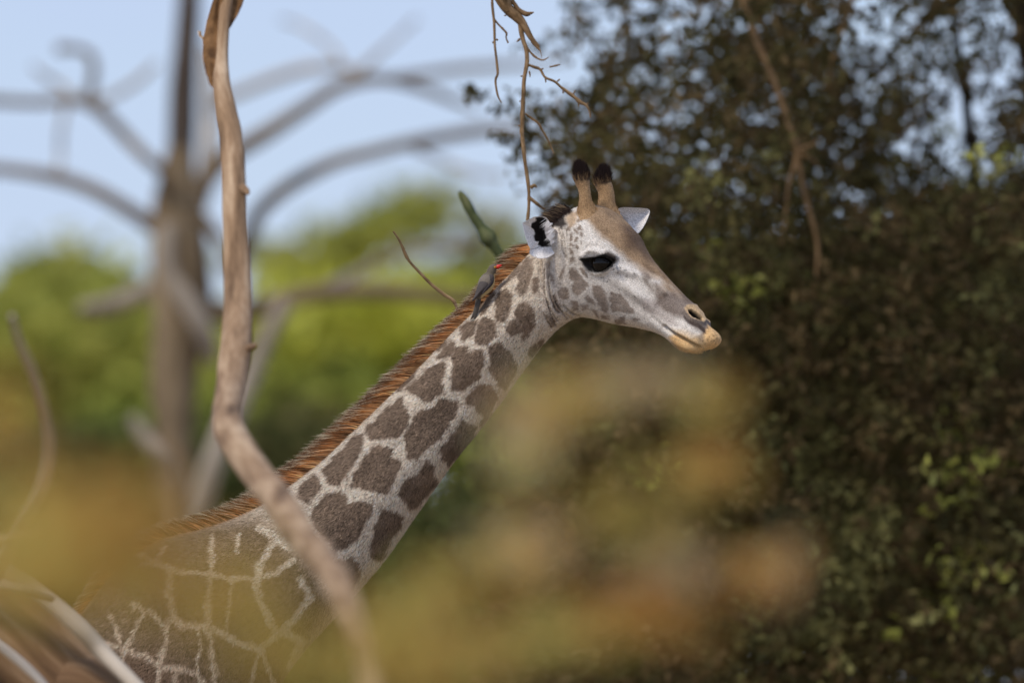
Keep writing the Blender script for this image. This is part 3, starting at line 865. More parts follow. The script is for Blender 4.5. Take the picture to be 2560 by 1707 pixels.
# dark crest on the poll
NP_ = 1700
tp = rng.uniform(0, 1, NP_)
pa = np.array(c1([(395, 505), (575, 420)]));
cpx = np.interp(tp, [0, 1], [1384, 1436]); cpy = np.interp(cpx, S[:, 0], S[:, 1])
yy = head_depth(cpx) + rng.normal(0, .022, NP_)
rp = at(cpx, cpy + 6, yy)
dp = np.column_stack([-.95 + rng.normal(0, .14, NP_), rng.normal(-.05, .2, NP_), .62 + rng.normal(0, .15, NP_)])
kp = rng.random(NP_)
def crest_col(t):
    t = t[:, None]
    c = srgb(46, 33, 28) * np.ones((NP_, 1)) * (0.6 + kp[:, None])
    return np.where((kp > .72)[:, None], c + (srgb(176, 150, 116) - c) * smooth(.45, .9, t), c)
strands(rp, dp, rng.uniform(.022, .056, NP_), np.full(NP_, .0008), crest_col, 'poll_crest', M_MANE, giraffe, np.tile(np.array([[-.006, 0, -.006]]), (NP_, 1)), 3, 6)

# ---- eyes
def surf(px, py, far=False):
    d = np.where((near if not far else ~near) & hm[:, None], (U - px) ** 2 + (W - py) ** 2, 1e12)
    k = np.unravel_index(np.argmin(d), d.shape)
    return k
def uv_sphere(c, r, n=24, m=16, axis=None, squash=1.0):
    a = np.linspace(0, np.pi, m)[:, None]; bb = np.linspace(0, 2 * np.pi, n, endpoint=False)[None, :]
    D = np.stack([np.sin(a) * np.cos(bb), np.cos(a) + 0 * bb, np.sin(a) * np.sin(bb)], -1)
    if squash != 1.0: D[..., 1] *= squash
    Vv = (np.asarray(c) + r * D).reshape(-1, 3)
    ii = np.arange(m - 1)[:, None] * n; jj = np.arange(n)[None, :]
    return Vv, np.stack([ii + jj, ii + (jj + 1) % n, ii + n + (jj + 1) % n, ii + n + jj], -1).reshape(-1, 4)
for far in (False, True):
    k = surf(EYE[0], EYE[1] + 1, far)
    n_ = Nrm[surf(EYE[0] - 2, EYE[1] - 45, far)]
    sgn = 1 if far else -1
    latdir = LAT[k[0]] * sgn
    c = P0[k] - latdir * .0135
    v, f = uv_sphere(c, .0305, 32, 22)
    eye = mesh_np('eye', v, f, M_EYE, giraffe)
    # upper lashes
    up = np.array(cA([(1170, 1165), (1300, 1148), (1420, 1135), (1540, 1120), (1660, 1170), (1725, 1215)]))
    tt = rng.uniform(0, 1, 260)
    ux = np.interp(tt, np.linspace(0, 1, len(up)), up[:, 0]); uy = np.interp(tt, np.linspace(0, 1, len(up)), up[:, 1])
    rts = []
    for a, b_ in zip(ux, uy):
        kk = surf(a, b_, far); rts.append(P[kk] + latdir * .004)
    rts = np.array(rts)
    fw = np.array([math.cos(YAW), -math.sin(YAW), 0])
    dl = latdir[None, :] * .8 + fw[None, :] * (tt * .9 - .2)[:, None] + np.array([0, 0, -.45]) + rng.normal(0, .12, (260, 3))
    strands(rts, dl, rng.uniform(.010, .022, 260), np.full(260, .0007), lambda t: np.tile(np.array([[.01, .008, .007]]), (len(t), 1)), 'eyelashes', M_LASH, giraffe, np.tile(np.array([[0, 0, .006]]), (260, 1)), 3, 8)

# ---- whiskers on the chin
NW = 90
wx = rng.uniform(1668, 1775, NW); wy = np.interp(wx, [1668, 1700, 1730, 1760, 1775], [846, 868, 878, 876, 872])
rw = np.array([P[surf(a, b_)] for a, b_ in zip(wx, wy)])
dw = np.column_stack([rng.normal(-.1, .35, NW), rng.normal(-.3, .3, NW), rng.uniform(-1, -.5, NW)])
strands(rw, dw, rng.uniform(.012, .035, NW), np.full(NW, .0004), lambda t: np.tile(srgb(60, 50, 42), (len(t), 1)), 'whiskers', M_MANE, giraffe, None, 3, 12)

# ---- ossicones
def ossicone(pts, wid, lat_m, name):
    """pts px,py centre line; wid radius px"""
    a = np.asarray(pts, float)
    yv = head_depth(np.full(len(a), 1480.0)) + lat_m
    C = catmull(np.column_stack([at(a[:, 0], a[:, 1], yv), np.asarray(wid) * YG / FPX]), 60)
    sides = 40
    T, A, B = frames(C[:, :3])
    tt = np.linspace(0, 2 * np.pi, sides, endpoint=False)
    Vv = C[:, None, :3] + (A[:, None, :] * np.cos(tt)[None, :, None] + B[:, None, :] * np.sin(tt)[None, :, None]) * C[:, 3][:, None, None]
    s = np.linspace(0, 1, 60)[:, None] + .05 * fbm(Vv, 90, 5, 2) + 0 * tt[None, :]
    cT, cD_ = srgb(162, 132, 98), srgb(38, 28, 26)
    k = smooth(.56, .68, s)
    cc = cT * (1 + .18 * fbm(Vv, 160, 7, 2))[..., None]
    cc = cc * (1 - k[..., None]) + cD_ * k[..., None]
    Vf = Vv.reshape(-1, 3)
    ii = np.arange(59)[:, None] * sides; jj = np.arange(sides)[None, :]
    q = np.stack([ii + jj, ii + (jj + 1) % sides, ii + sides + (jj + 1) % sides, ii + sides + jj], -1).reshape(-1, 4)
    Vf = np.vstack([Vf, C[-1, :3]])
    cap = np.column_stack([np.full(sides, len(Vf) - 1), 59 * sides + np.arange(sides), 59 * sides + (np.arange(sides) + 1) % sides])
    o = mesh_np(name, Vf, [q, cap], M_COAT, giraffe, np.vstack([cc.reshape(-1, 3), cD_[None, :]]))
    # hair
    n = 5200
    hi_ = rng.integers(4, 59, n); hj = rng.integers(0, sides, n)
    rt_ = Vv[hi_, hj]
    out = rt_ - C[hi_, :3]; out /= np.linalg.norm(out, axis=1)[:, None]
    sv = hi_ / 59.0
    up_ = T[hi_]
    dd = up_ * 1.0 + out * np.where(sv > .6, .28, .22)[:, None] + rng.normal(0, .13, (n, 3))
    hair_c = cc[hi_, hj] * rng.normal(1, .25, n).clip(.5, 1.6)[:, None]
    strands(rt_ - out * .001, dd, np.where(sv > .6, .024, .011) * rng.uniform(.5, 1.2, n), np.full(n, .0006), lambda t: hair_c, 'ossicone_hair', M_FUR, o, -out * .004, 2, 4)
    return o
ossicone(c1([(690,470),(680,400),(672,340),(668,280),(658,220),(645,170),(640,120),(632,80),(626,58)]), [38,25,17,15,15.5,18.5,18,12,3], -.052, 'ossicone')
ossicone(c1([(850,470),(842,400),(836,340),(836,280),(826,230),(810,190),(808,150),(812,112),(814,92)]), [38,26,21.5,20,20,21,18.5,12,3], .045, 'ossicone')

# ---- ears
def ear(outline, centre, rim_y, deep, lean, colour_fn, name, thick=.004):
    q = catmull(np.vstack([outline, outline[:1]]), 121)[:-1]
    rr = np.linspace(0, 1, 26)
    ctr = np.asarray(centre, float)
    X = ctr[0] + (q[None, :, 0] - ctr[0]) * rr[:, None]
    Y = ctr[1] + (q[None, :, 1] - ctr[1]) * rr[:, None]
    cup = deep * (1 - rr[:, None] ** 2.2) + 0 * X
    yv = rim_y + cup + lean[0] * (X - ctr[0]) / 925 + lean[1] * (Y - ctr[1]) / 925 + lean[2] * np.maximum(0, X - ctr[0]) / 925
    A = at(X, Y, yv)
    A = A + 0.0012 * fbm(A, 60, 3, 2)[..., None]
    Bk = at(ctr[0] + (X - ctr[0]) * .985, ctr[1] + (Y - ctr[1]) * .985, yv + thick * (1.4 - rr[:, None] * .9))
    cf = colour_fn(X, Y, A)
    n = A.shape[1]; m_ = A.shape[0]
    Vv = np.vstack([A.reshape(-1, 3), Bk.reshape(-1, 3)])
    ii = np.arange(m_ - 1)[:, None] * n; jj = np.arange(n)[None, :]
    q1 = np.stack([ii + jj, ii + (jj + 1) % n, ii + n + (jj + 1) % n, ii + n + jj], -1).reshape(-1, 4)
    q2 = q1[:, ::-1] + m_ * n
    e = (m_ - 1) * n; jj = np.arange(n)
    q3 = np.column_stack([e + jj, e + (jj + 1) % n, m_ * n + e + (jj + 1) % n, m_ * n + e + jj])
    cb = np.broadcast_to(srgb(214, 204, 192), (m_ * n, 3))
    o = mesh_np(name, Vv, np.vstack([q1, q2, q3]), M_COAT, giraffe, np.vstack([cf.reshape(-1, 3), cb]))
    return o, A, cf
EARW = srgb(232, 228, 226)
blk = cA([(360,460),(450,455),(510,490),(525,540),(480,640),(480,700),(510,800),(560,850),(600,900),(690,900),(660,940),(560,940),(450,945),(400,910),(420,860),(350,840),(330,770),(350,720),(340,670),(280,610),(290,560),(340,540),(380,500)])
def near_col(X, Y, A):
    x = X + 1.6 * fbm(A, 130, 2, 2); y = Y + 1.6 * fbm(A, 130, 4, 2)
    k = smooth(4.2, 1.4, poly_sd(x, y, blk))
    c = EARW * (1 + .05 * fbm(A, 80, 6, 2))[..., None]
    cr_ = .5 * np.exp(-(seg_dist(X, Y, cA([(255, 1000), (340, 985), (430, 945), (520, 945)])) / 1.3) ** 2)
    c = c * (1 - cr_[..., None]) + srgb(60, 52, 50) * cr_[..., None]
    vv = smooth(1.5, -1, poly_sd(X, Y, cA([(330,450),(440,440),(510,470),(480,500),(380,500),(330,520)])))
    c = c * (1 - .5 * vv[..., None]) + srgb(170, 155, 140) * .5 * vv[..., None]
    return c * (1 - k[..., None]) + srgb(20, 16, 14) * k[..., None]
ear_out = np.array(cA([(110,540),(200,490),(310,438),(400,425),(480,430),(550,470),(600,545),(635,630),(700,660),(760,760),(770,900),(720,1010),(640,1100),(530,1155),(430,1162),(330,1138),(255,1095),(232,1045),(240,985),(200,900),(150,740),(122,620)]))
k_ear = surf(1396, 600)
y_ear = P[k_ear][1]
near_ear, EA, EC = ear(ear_out, cA([(470, 800)])[0], y_ear - .050, .042, (.42, .05, 1.1), near_col, 'ear')
near_ear['label'] = 'white cupped ear with black inner hair'
# lower lobe folds forward
# long pale hair over the inner edge of the ear
n = 90
src = np.array(cA([(640, 640), (600, 560), (560, 520), (640, 760), (680, 850), (640, 700)]))
pk = rng.integers(0, len(src), n)
hp = src[pk] + rng.normal(0, 3.0, (n, 2))
rt_ = at(hp[:, 0], hp[:, 1], y_ear - .045)
dd = np.column_stack([-.8 + rng.normal(0, .15, n), rng.normal(-.35, .12, n), -.75 + rng.normal(0, .2, n)])
strands(rt_, dd, rng.uniform(.012, .026, n), np.full(n, .0006), lambda t: np.tile(EARW, (len(t), 1)), 'ear_hair', M_FUR, near_ear, None, 3, 14)

far_out = np.array(c1([(860,420),(915,384),(975,372),(1050,374),(1120,378),(1162,385),(1176,410),(1160,460),(1135,510),(1110,548),(1070,580),(980,560),(890,500)]))
def far_col(X, Y, A):
    c = EARW * (1 + .06 * fbm(A, 80, 16, 2))[..., None]
    k = .75 * smooth(10, -14, poly_sd(X, Y, c1([(860,430),(940,425),(1000,450),(1000,480),(960,500),(860,520)])))  # shade on the ear's left side put into its colour
    return c * (1 - k[..., None]) + srgb(120, 98, 82) * k[..., None]
far_y = head_depth(1470.) + .10
ear(far_out, c1([(960, 455)])[0], far_y, .035, (.35, 0, 0), far_col, 'ear')

# ================================================================== OXPECKER
def cB(pts): return [(1150 + .11477 * x, 640 + .11480 * y) for x, y in pts]
kb = np.argmin(np.abs(S[:, 0] - 1200))
YB = YG - .062
def bat(x, y, dy=0.0):
    p = cB([(x, y)])[0]
    return at(p[0], p[1], YB + dy)
PXM = YG / FPX
GREY_B = srgb(120, 111, 100); WING = srgb(82, 76, 74); BUFF = srgb(196, 176, 132); HEADC = srgb(98, 90, 78)
bird = empty('oxpecker_bird', tuple(bat(560, 780, -.0)))
tag(bird, 'small grey-brown bird with red bill perched on the giraffe mane', 'bird')
st = [(805,250,.5,70),(770,245,2,55),(715,275,0,88),(690,330,0,96),(665,400,0,102),(625,480,0,150),(585,570,0,178),(545,660,0,172),(500,740,0,140),(455,820,0,98),(415,890,0,58),(395,930,0,26)]
bp = np.array([np.append(bat(a, b_), 0) for a, b_, _, _ in st])[:, :3]
br = np.array([s_[3] for s_ in st]) * .1148 * PXM
br[0] = 45 * .1148 * PXM; br[1] = 72 * .1148 * PXM
v, f = tube(bp, br, 28, 60, .02, 60, 2)
bx, by = proj(v)
zx, zy = (bx - 1150) / .11477, (by - 640) / .1148
cb = np.broadcast_to(GREY_B, v.shape).copy()
hd = smooth(430, 380, zy)[:, None]
cb = cb * (1 - hd) + HEADC * hd
bl = smooth(-14, 22, (zx - np.interp(zy, [380, 470, 600, 720, 820, 930], [735, 735, 690, 590, 480, 440])))[:, None] * smooth(370, 410, zy)[:, None]
cb = cb * (1 - bl) + BUFF * bl
birdbody = mesh_np('body', v, f, M_FEATHER, bird, cb * (1 + .1 * fbm(v, 300, 3, 2))[:, None])
def plate(outline, bulge, dy, name, colr, mat=M_FEATHER, thick=.004, parent=bird):
    q = catmull(np.vstack([outline, outline[:1]]), 61)[:-1]
    c = q.mean(0)
    rr = np.linspace(0, 1, 9)
    X = c[0] + (q[None, :, 0] - c[0]) * rr[:, None]; Y = c[1] + (q[None, :, 1] - c[1]) * rr[:, None]
    pts = np.array(cB(np.column_stack([X.ravel(), Y.ravel()])))
    yf = (YB + dy - bulge * (1 - rr[:, None] ** 2) + 0 * X).ravel()
    A = at(pts[:, 0], pts[:, 1], yf); Bk = at(pts[:, 0], pts[:, 1], yf + thick)
    n = len(q); m_ = len(rr)
    ii = np.arange(m_ - 1)[:, None] * n; jj = np.arange(n)[None, :]
    q1 = np.stack([ii + jj, ii + (jj + 1) % n, ii + n + (jj + 1) % n, ii + n + jj], -1).reshape(-1, 4)
    e = (m_ - 1) * n; jj = np.arange(n)
    q3 = np.column_stack([e + jj, e + (jj + 1) % n, m_ * n + e + (jj + 1) % n, m_ * n + e + jj])
    Vv = np.vstack([A, Bk])
    t = fbm(Vv * np.array([1, 1, .5]), 220, 8, 2)
    return mesh_np(name, Vv, np.vstack([q1, q1[:, ::-1] + m_ * n, q3]), mat, parent, np.asarray(colr) * (1 + .18 * t)[:, None])
wing = plate(np.array([(560,420),(660,395),(730,430),(742,500),(725,590),(660,680),(560,770),(460,850),(370,920),(300,975),(262,970),(310,880),(345,760),(400,620),(470,500)]), .011, -.013, 'wing', WING)
plate(np.array([(720,440),(742,500),(725,590),(650,690),(540,790),(470,845),(520,740),(620,620),(690,520)]), .004, -.0205, 'wing_coverts', srgb(64, 60, 62), thick=.002, parent=wing)
plate(np.array([(360,900),(460,850),(455,960),(430,1090),(385,1260),(320,1390),(290,1400),(292,1340),(250,1380),(222,1390),(270,1260),(320,1080),(335,960)]), .003, .0, 'tail', srgb(84, 78, 72), thick=.005)
# bill
v, f = tube([bat(800, 240, -.002), bat(840, 225, -.004), bat(880, 210, -.005), bat(915, 200, -.005)], np.array([44, 38, 24, 4]) * .1148 * PXM, 12, 18)
mesh_np('bill', v, f, M_BEAK, bird)
ex = bat(766, 245, -.0085)
v, f = uv_sphere(ex, 25 * .1148 * PXM, 16, 10); be = mesh_np('eye', v, f, M_IRIS, bird)
v, f = uv_sphere(ex + np.array([0, -.0016, 0]), 15 * .1148 * PXM, 12, 8); mesh_np('pupil', v, f, M_PUPIL, be)
for o_ in (0, 60):
    v, f = tube([bat(530 + o_, 770, .0), bat(560 + o_, 815, .008), bat(590 + o_, 830, .018), bat(620 + o_, 822, .032)], np.array([16, 11, 9, 6]) * .1148 * PXM, 8, 14)
    mesh_np('leg', v, f, M_CLAW, bird)

# ================================================================== DEAD BRANCHES IN FRONT
def ground_pt(x, y): return (x, y, -.06)
def woody(name, V, F, mat, parent=None):
    o = mesh_np(name, V, F, mat, parent)
    grain_attr(o, LAST_CO if LAST_CO is not None and len(LAST_CO) == len(V) else V)
    return o

snag = empty('dead_sapling', (-.05, 19.6, 0))
tag(snag, 'tall tan dead sapling with peeling bark bending in front of the giraffe neck', 'dead tree')
tr = np.array([(600,-500,29.6,17),(588,-200,29.5,17),(575,-60,29.4,16),(562,40,29.3,14),(557,110,29.25,14),(555,160,29.2,16),(555,215,29.1,22),(566,290,29.0,27),(577,360,28.9,29),(586,555,28.6,31),(592,720,28.4,35),(591,858,28.1,38),
 (579,960,27.8,36),(567,1031,27.4,38),(579,1089,27.0,40),(617,1147,26.6,40),(660,1205,26.2,40),(702,1263,25.7,41),(750,1330,25.0,40),(835,1440,23.6,37),(890,1580,22.3,32),(925,1707,21.4,30)], float)
Pt = at(tr[:, 0], tr[:, 1], tr[:, 2]); rt = tr[:, 3] * tr[:, 2] / FPX
Pt = np.vstack([Pt, [Pt[-1] + np.array([.06, -.6, -.5]), (Pt[-1][0] + .1, 19.9, .9), (Pt[-1][0] + .12, 19.6, -.1)]])
rt = np.append(rt, [.028, .034, .05])
v, f = tube(Pt, rt, 30, 420, .22, 16, 4, 1.0, .0, .12)
woody('trunk', v, f, M_WOOD_TAN, snag)
def strip(pts, wd, name, mat, parent, th=.004):
    """curled slab of bark: px, py, depth rows, half width px"""
    a = catmull(np.column_stack([np.asarray(pts, float), wd]), 40)
    C = at(a[:, 0], a[:, 1], a[:, 2]); r = a[:, 3] * a[:, 2] / FPX
    k = np.linspace(-1, 1, 9)
    X = C[:, None, :] + np.stack([k[None, :] * r[:, None], .35 * r[:, None] * k[None, :] ** 2 + .004 * np.sin(k[None, :] * 5), 0 * k[None, :] * r[:, None]], -1)
    X = X + .004 * fbm(X, 30, 6, 2)[..., None]
    Bk = X + np.array([0, th, 0])
    n, m_ = X.shape[0], 9
    V_ = np.vstack([X.reshape(-1, 3), Bk.reshape(-1, 3)])
    ii = np.arange(n - 1)[:, None] * m_; jj = np.arange(m_ - 1)[None, :]
    q = np.stack([ii + jj, ii + jj + 1, ii + m_ + jj + 1, ii + m_ + jj], -1).reshape(-1, 4)
    o = n * m_
    e1 = np.arange(n - 1) * m_; e2 = e1 + m_ - 1
    s1 = np.column_stack([e1, e1 + m_, o + e1 + m_, o + e1]); s2 = np.column_stack([e2 + m_, e2, o + e2, o + e2 + m_])
    ob = mesh_np(name, V_, np.vstack([q, q[:, ::-1] + o, s1, s2]), mat, parent)
    grain_attr(ob, V_)
    return ob
strip([(548,-10,29.32),(536,50,29.3),(528,100,29.25),(527,150,29.2),(530,195,29.15),(537,228,29.1)], [10,19,21,19,13,3], 'peeling_bark', M_BARK_BROWN, snag)
strip([(602,-120,29.42),(594,-60,29.4),(586,0,29.36),(578,40,29.32),(570,72,29.3)], [22,26,24,15,4], 'peeling_bark', M_BARK_BROWN, snag)
strip([(498,78,29.4),(505,92,29.35),(516,112,29.3),(530,130,29.25)], [4,4,5,6], 'peeling_bark', M_WOOD_TAN, snag)
v, f = px_tube([(622,870,28.0,10),(634,866,27.95,9),(641,862,27.9,3)], 10, 12); woody('branch_stub', v, f, M_WOOD_TAN, snag)
v, f = px_tube([(604,470,28.7,14),(616,478,28.65,10),(620,486,28.6,3)], 10, 12); woody('branch_stub', v, f, M_WOOD_TAN, snag)

log = empty('leaning_dead_tree', (1.1, 27.4, 0))
tag(log, 'weathered brown trunk leaning low across the giraffe shoulder with bare grey branches', 'dead tree')
lg = np.array([(-700,1080,29.2,95),(-420,1210,29.0,105),(-200,1370,28.8,112),(-60,1500,28.6,116),(70,1620,28.4,118),(190,1740,28.3,120),(330,1870,28.2,122)], float)
Pl = at(lg[:, 0], lg[:, 1], lg[:, 2]); rl = lg[:, 3] * lg[:, 2] / FPX
Pl = np.vstack([Pl, [(-.2, 27.9, 1.15), (.5, 27.6, .5), (1.1, 27.4, -.08)]]); rl = np.append(rl, [.13, .14, .15])
v, f = tube(Pl, rl, 40, 200, .09, 20, 3, 1.0, 0, .08)
woody('trunk', v, f, M_LOG, log)
v, f = px_tube([(-120,1385,28.3,30),(0,1425,28.2,26),(100,1486,28.15,22),(196,1566,28.1,21),(260,1634,28.1,20),(350,1726,28.0,18),(430,1820,28.0,14)], 16, 80, .2, 14, 5)
woody('grey_limb', v, f, M_WOOD_PALE, log)
v, f = px_tube([(-140,1560,27.6,22),(-40,1470,27.0,20),(5,1390,26.5,19),(45,1310,26.1,17),(90,1240,25.7,16),(116,1175,25.4,15),(124,1100,25.2,14),(108,1010,25.0,13),(80,925,24.9,12),(50,860,24.8,10),(30,790,24.7,7)], 12, 90, .2, 14, 6)
woody('bare_branch', v, f, M_WOOD_PALE, log)
v, f = px_tube([(-160,1420,28.0,16),(-40,1452,27.8,15),(60,1478,27.7,13),(130,1500,27.8,9)], 12, 40, .2, 14, 7)
woody('bare_branch', v, f, M_WOOD_PALE, log)
v, f = px_tube([(-160,1330,26.0,16),(-40,1350,25.8,13),(60,1330,25.6,9),(150,1300,25.5,5)], 10, 40, .2, 14, 8)
woody('bare_branch', v, f, M_WOOD_TAN, log)
v, f = px_tube([(-150,1520,28.2,14),(-20,1600,28.05,13),(90,1690,27.95,11),(180,1800,27.9,8)], 10, 40, .2, 14, 9)
woody('bare_branch', v, f, M_WOOD_PALE, log)

# ================================================================== DEAD TREE BEHIND (57 m)
YD = 58.0
KD = 1.0
dead = empty('bare_dead_tree', tuple(at(450, 853, YD)[:2]) + (0,))
tag(dead, 'bare grey dead tree with spreading crooked limbs against the pale sky', 'dead tree')
base_pt = at(440, 853, YD)
def dt_(pts, name, mat, sides=14, n=60, rough=.16, seed=0):
    v, f = px_tube(pts, sides, n, rough, 4, seed, .15)
    return woody(name, v, f, mat, dead)
lowp = [(434,1089,YD,46),(430,1250,YD,48),(428,1600,YD,54),(425,2000,YD,62),(424,2450,YD,84)]
tr_pts = [(452,370,YD,33),(447,420,YD,41),(442,470,YD,52),(442,520,YD,62),(450,600,YD,70),(456,680,YD,76),(456,777,YD,74),(446,860,YD,64),(436,930,YD,55),(434,1010,YD,52)] + lowp
a = np.array(tr_pts, float); Pq = at(a[:, 0], a[:, 1], a[:, 2]); Pq[-1, 2] = -.1
v, f = tube(Pq, a[:, 3] * YD / FPX, 22, 120, .18, 4, 2); woody('trunk', v, f, M_WOOD_GREY, dead)
dt_([(440,520,YD,44),(450,430,YD,40),(456,330,YD,37),(459,222,YD,35),(466,110,YD,33),(473,0,YD,31),(480,-200,YD,27),(490,-500,YD,16)], 'upper_stem', M_WOOD_DARK)
dt_([(470,560,YD+.3,30),(505,480,YD+.3,26),(520,400,YD+.3,22),(524,310,YD+.4,20),(522,230,YD+.4,17),(515,120,YD+.5,10)], 'limb', M_WOOD_PALE)
dt_([(500,480,YD-.2,24),(544,416,YD-.2,23),(600,372,YD-.2,22),(666,334,YD-.2,21),(777,262,YD,19),(830,226,YD,18),(888,205,YD,17),(945,198,YD,15),(1000,204,YD,14),(1070,226,YD,12),(1120,246,YD,10),(1200,280,YD,5)], 'limb', M_WOOD_GREY)
dt_([(920,198,YD,13),(985,196,YD,12),(1054,186,YD,11),(1165,172,YD,11),(1300,162,YD,9),(1420,150,YD,6)], 'limb', M_WOOD_GREY)
dt_([(520,260,YD+3,13),(588,236,YD+3,14),(693,194,YD+3,14),(780,170,YD+3,13),(860,172,YD+2.5,12),(905,196,YD+1,12)], 'limb', M_WOOD_PALE)
dt_([(880,196,YD+.5,12),(930,150,YD+1,9),(985,100,YD+1.5,7),(1040,50,YD+2,5)], 'twig_limb', M_WOOD_PALE)
dt_([(850,160,YD+1,10),(830,120,YD+2,7),(760,70,YD+3,6),(700,50,YD+3,4)], 'twig_limb', M_WOOD_PALE)
dt_([(560,680,YD,22),(612,620,YD,22),(630,570,YD,21),(650,528,YD,20),(721,466,YD,20),(832,408,YD,18),(920,384,YD,17),(999,364,YD,17),(1100,344,YD,16),(1220,325,YD,14),(1340,318,YD,10)], 'limb', M_WOOD_GREY)
dt_([(1040,370,YD,10),(1100,400,YD+1,8),(1180,430,YD+1,8),(1260,440,YD+1,6)], 'twig_limb', M_WOOD_PALE)
dt_([(440,620,YD,26),(395,574,YD,24),(333,532,YD,21),(250,483,YD,19),(190,458,YD,18),(139,444,YD,18),(60,430,YD,16),(-60,415,YD,14),(-200,380,YD,10)], 'limb', M_WOOD_GREY)
dt_([(450,470,YD-.2,22),(410,430,YD-.2,18),(370,398,YD-.2,16),(333,362,YD,16),(280,306,YD,16),(235,264,YD,18),(183,250,YD,15),(90,256,YD,13),(0,252,YD,13),(-150,240,YD,10)], 'limb', M_WOOD_GREY)
dt_([(216,262,YD,16),(226,225,YD,14),(234,180,YD,13),(226,140,YD,12),(196,124,YD,10),(168,122,YD,11),(150,122,YD,14),(140,120,YD,8)], 'crooked_limb', M_WOOD_GREY)
dt_([(240,256,YD+2,10),(290,236,YD+2,10),(333,211,YD+2,10),(365,185,YD+2,9),(392,158,YD+2,6)], 'twig_limb', M_WOOD_PALE)
dt_([(180,250,YD,9),(160,220,YD+1,9),(110,190,YD+1,8),(80,165,YD+1,5)], 'twig_limb', M_WOOD_PALE)
dt_([(165,262,YD+1,8),(152,330,YD+1,8),(150,400,YD+1,7),(142,440,YD,7)], 'twig_limb', M_WOOD_PALE)
dt_([(478,520,YD-.3,16),(520,560,YD-.3,18),(560,612,YD-.3,16),(590,690,YD-.3,14)], 'limb', M_WOOD_GREY)
dt_([(420,690,YD+.5,30),(388,716,YD+1,28),(330,742,YD+1.5,26),(270,764,YD+2,22),(200,770,YD+2,14)], 'limb', M_WOOD_PALE)
dt_([(480,760,YD,40),(560,782,YD,32),(638,772,YD,26),(720,748,YD,24),(800,734,YD,24),(943,727,YD,23),(1060,736,YD,22),(1160,748,YD,20),(1300,760,YD,14)], 'limb', M_WOOD_GREY)
dt_([(800,730,YD,16),(880,690,YD+1,14),(980,640,YD+1,12),(1060,620,YD+1,10),(1180,610,YD+1,8)], 'limb', M_WOOD_PALE)
# a pale broken limb propped against the trunk
dt_([(720,752,YD-.6,22),(690,800,YD-.6,23),(655,870,YD-.6,24),(615,960,YD-.6,26),(570,1060,YD-.6,28),(535,1150,YD-.6,28),(490,1280,YD-.5,30),(450,1400,YD-.2,30)], 'limb', M_WOOD_PALE)
dt_([(330,1040,YD-.4,16),(365,1095,YD-.4,20),(405,1150,YD-.4,22),(430,1230,YD-.2,22)], 'limb', M_WOOD_PALE)
# pale bare wood, lit side of the trunk put into its colour
dt_([(425,560,YD-.14,24),(415,620,YD-.16,28),(425,690,YD-.17,26),(470,760,YD-.17,28),(510,830,YD-.14,26),(530,900,YD-.05,18)], 'lit_bare_wood', M_WOOD_PALE, rough=.2)

# ================================================================== FOLIAGE
def lerp_cols(n, cols, g, vary=.2):
    cols = np.array(cols)
    k = g.integers(0, len(cols), n)
    return cols[k] * g.normal(1, vary, (n, 1)).clip(.5, 1.6)

def sprays(g, twigs, per, spread, leaf, cols, aspect=.5, seed=0, up=.35):
    """leaves gathered round short twigs; twigs (n,3), cols (n,3)"""
    n = len(twigs)
    ax = g.normal(size=(n, 3)); ax[:, 2] *= .6; ax /= np.linalg.norm(ax, axis=1)[:, None]
    t = g.uniform(-.5, .5, (n, per))
    C = twigs[:, None, :] + ax[:, None, :] * (t * spread * 2)[..., None] + g.normal(0, spread * .22, (n, per, 3))
    cc = np.repeat(cols[:, None, :], per, 1) * g.normal(1, .18, (n, per, 1)).clip(.5, 1.6)
    return leaf_mesh(C.reshape(-1, 3), leaf, cc.reshape(-1, 3), seed, up, aspect)

OL1, OL2, OL3 = (.095, .080, .030), (.072, .064, .024), (.125, .088, .040)
PALEG, YELG = (.21, .20, .075), (.46, .48, .11)  # greens of sunlit leaves, the sunlight put into the colour

# ---- dark evergreen on the right (36-42 m)
ever = empty('evergreen_tree', (2.35, 40.2, 0))
tag(ever, 'dense dark evergreen tree behind the giraffe face with sky gaps and hanging dry twigs', 'tree')
tt_ = [(2.35,40.2,-.1),(2.3,40.1,.8),(2.2,39.9,1.7),(2.05,39.7,2.6),(1.95,39.6,3.6),(1.7,39.4,5.0),(1.3,39.0,6.4)]
v, f = tube(tt_, [.20,.15,.13,.11,.09,.07,.04], 20, 80, .15, 5, 2); woody('trunk', v, f, M_BARK_TREE, ever)
LIMBS = [
 [(2430,1500,39.9,60),(2380,1200,39.6,56),(2400,900,39.4,50),(2440,600,39.2,44),(2420,300,39.0,36),(2380,0,38.8,30),(2350,-400,38.6,18)],
 [(2300,1300,39.8,50),(2200,1100,39.4,44),(2060,900,39.0,36),(1960,740,38.6,30),(1850,620,38.4,26),(1720,520,38.2,20),(1600,500,38.0,12)],
 [(2200,1100,39.6,34),(2140,860,39.4,30),(2080,640,39.2,26),(2000,400,39.0,20),(1960,100,38.8,16),(1900,-300,38.6,10)],
 [(1960,740,38.7,18),(1900,760,38.4,16),(1780,740,38.2,13),(1640,660,38.0,9)],
 [(2400,900,39.4,30),(2500,700,39.3,26),(2600,450,39.2,22),(2720,150,39.0,14)],
 [(2140,860,39.3,20),(2200,700,39.0,18),(2260,500,38.9,14),(2320,250,38.8,10)],
 [(2350,1500,39.5,30),(2250,1350,39.0,26),(2100,1250,38.5,20),(1950,1230,38.2,12)]]
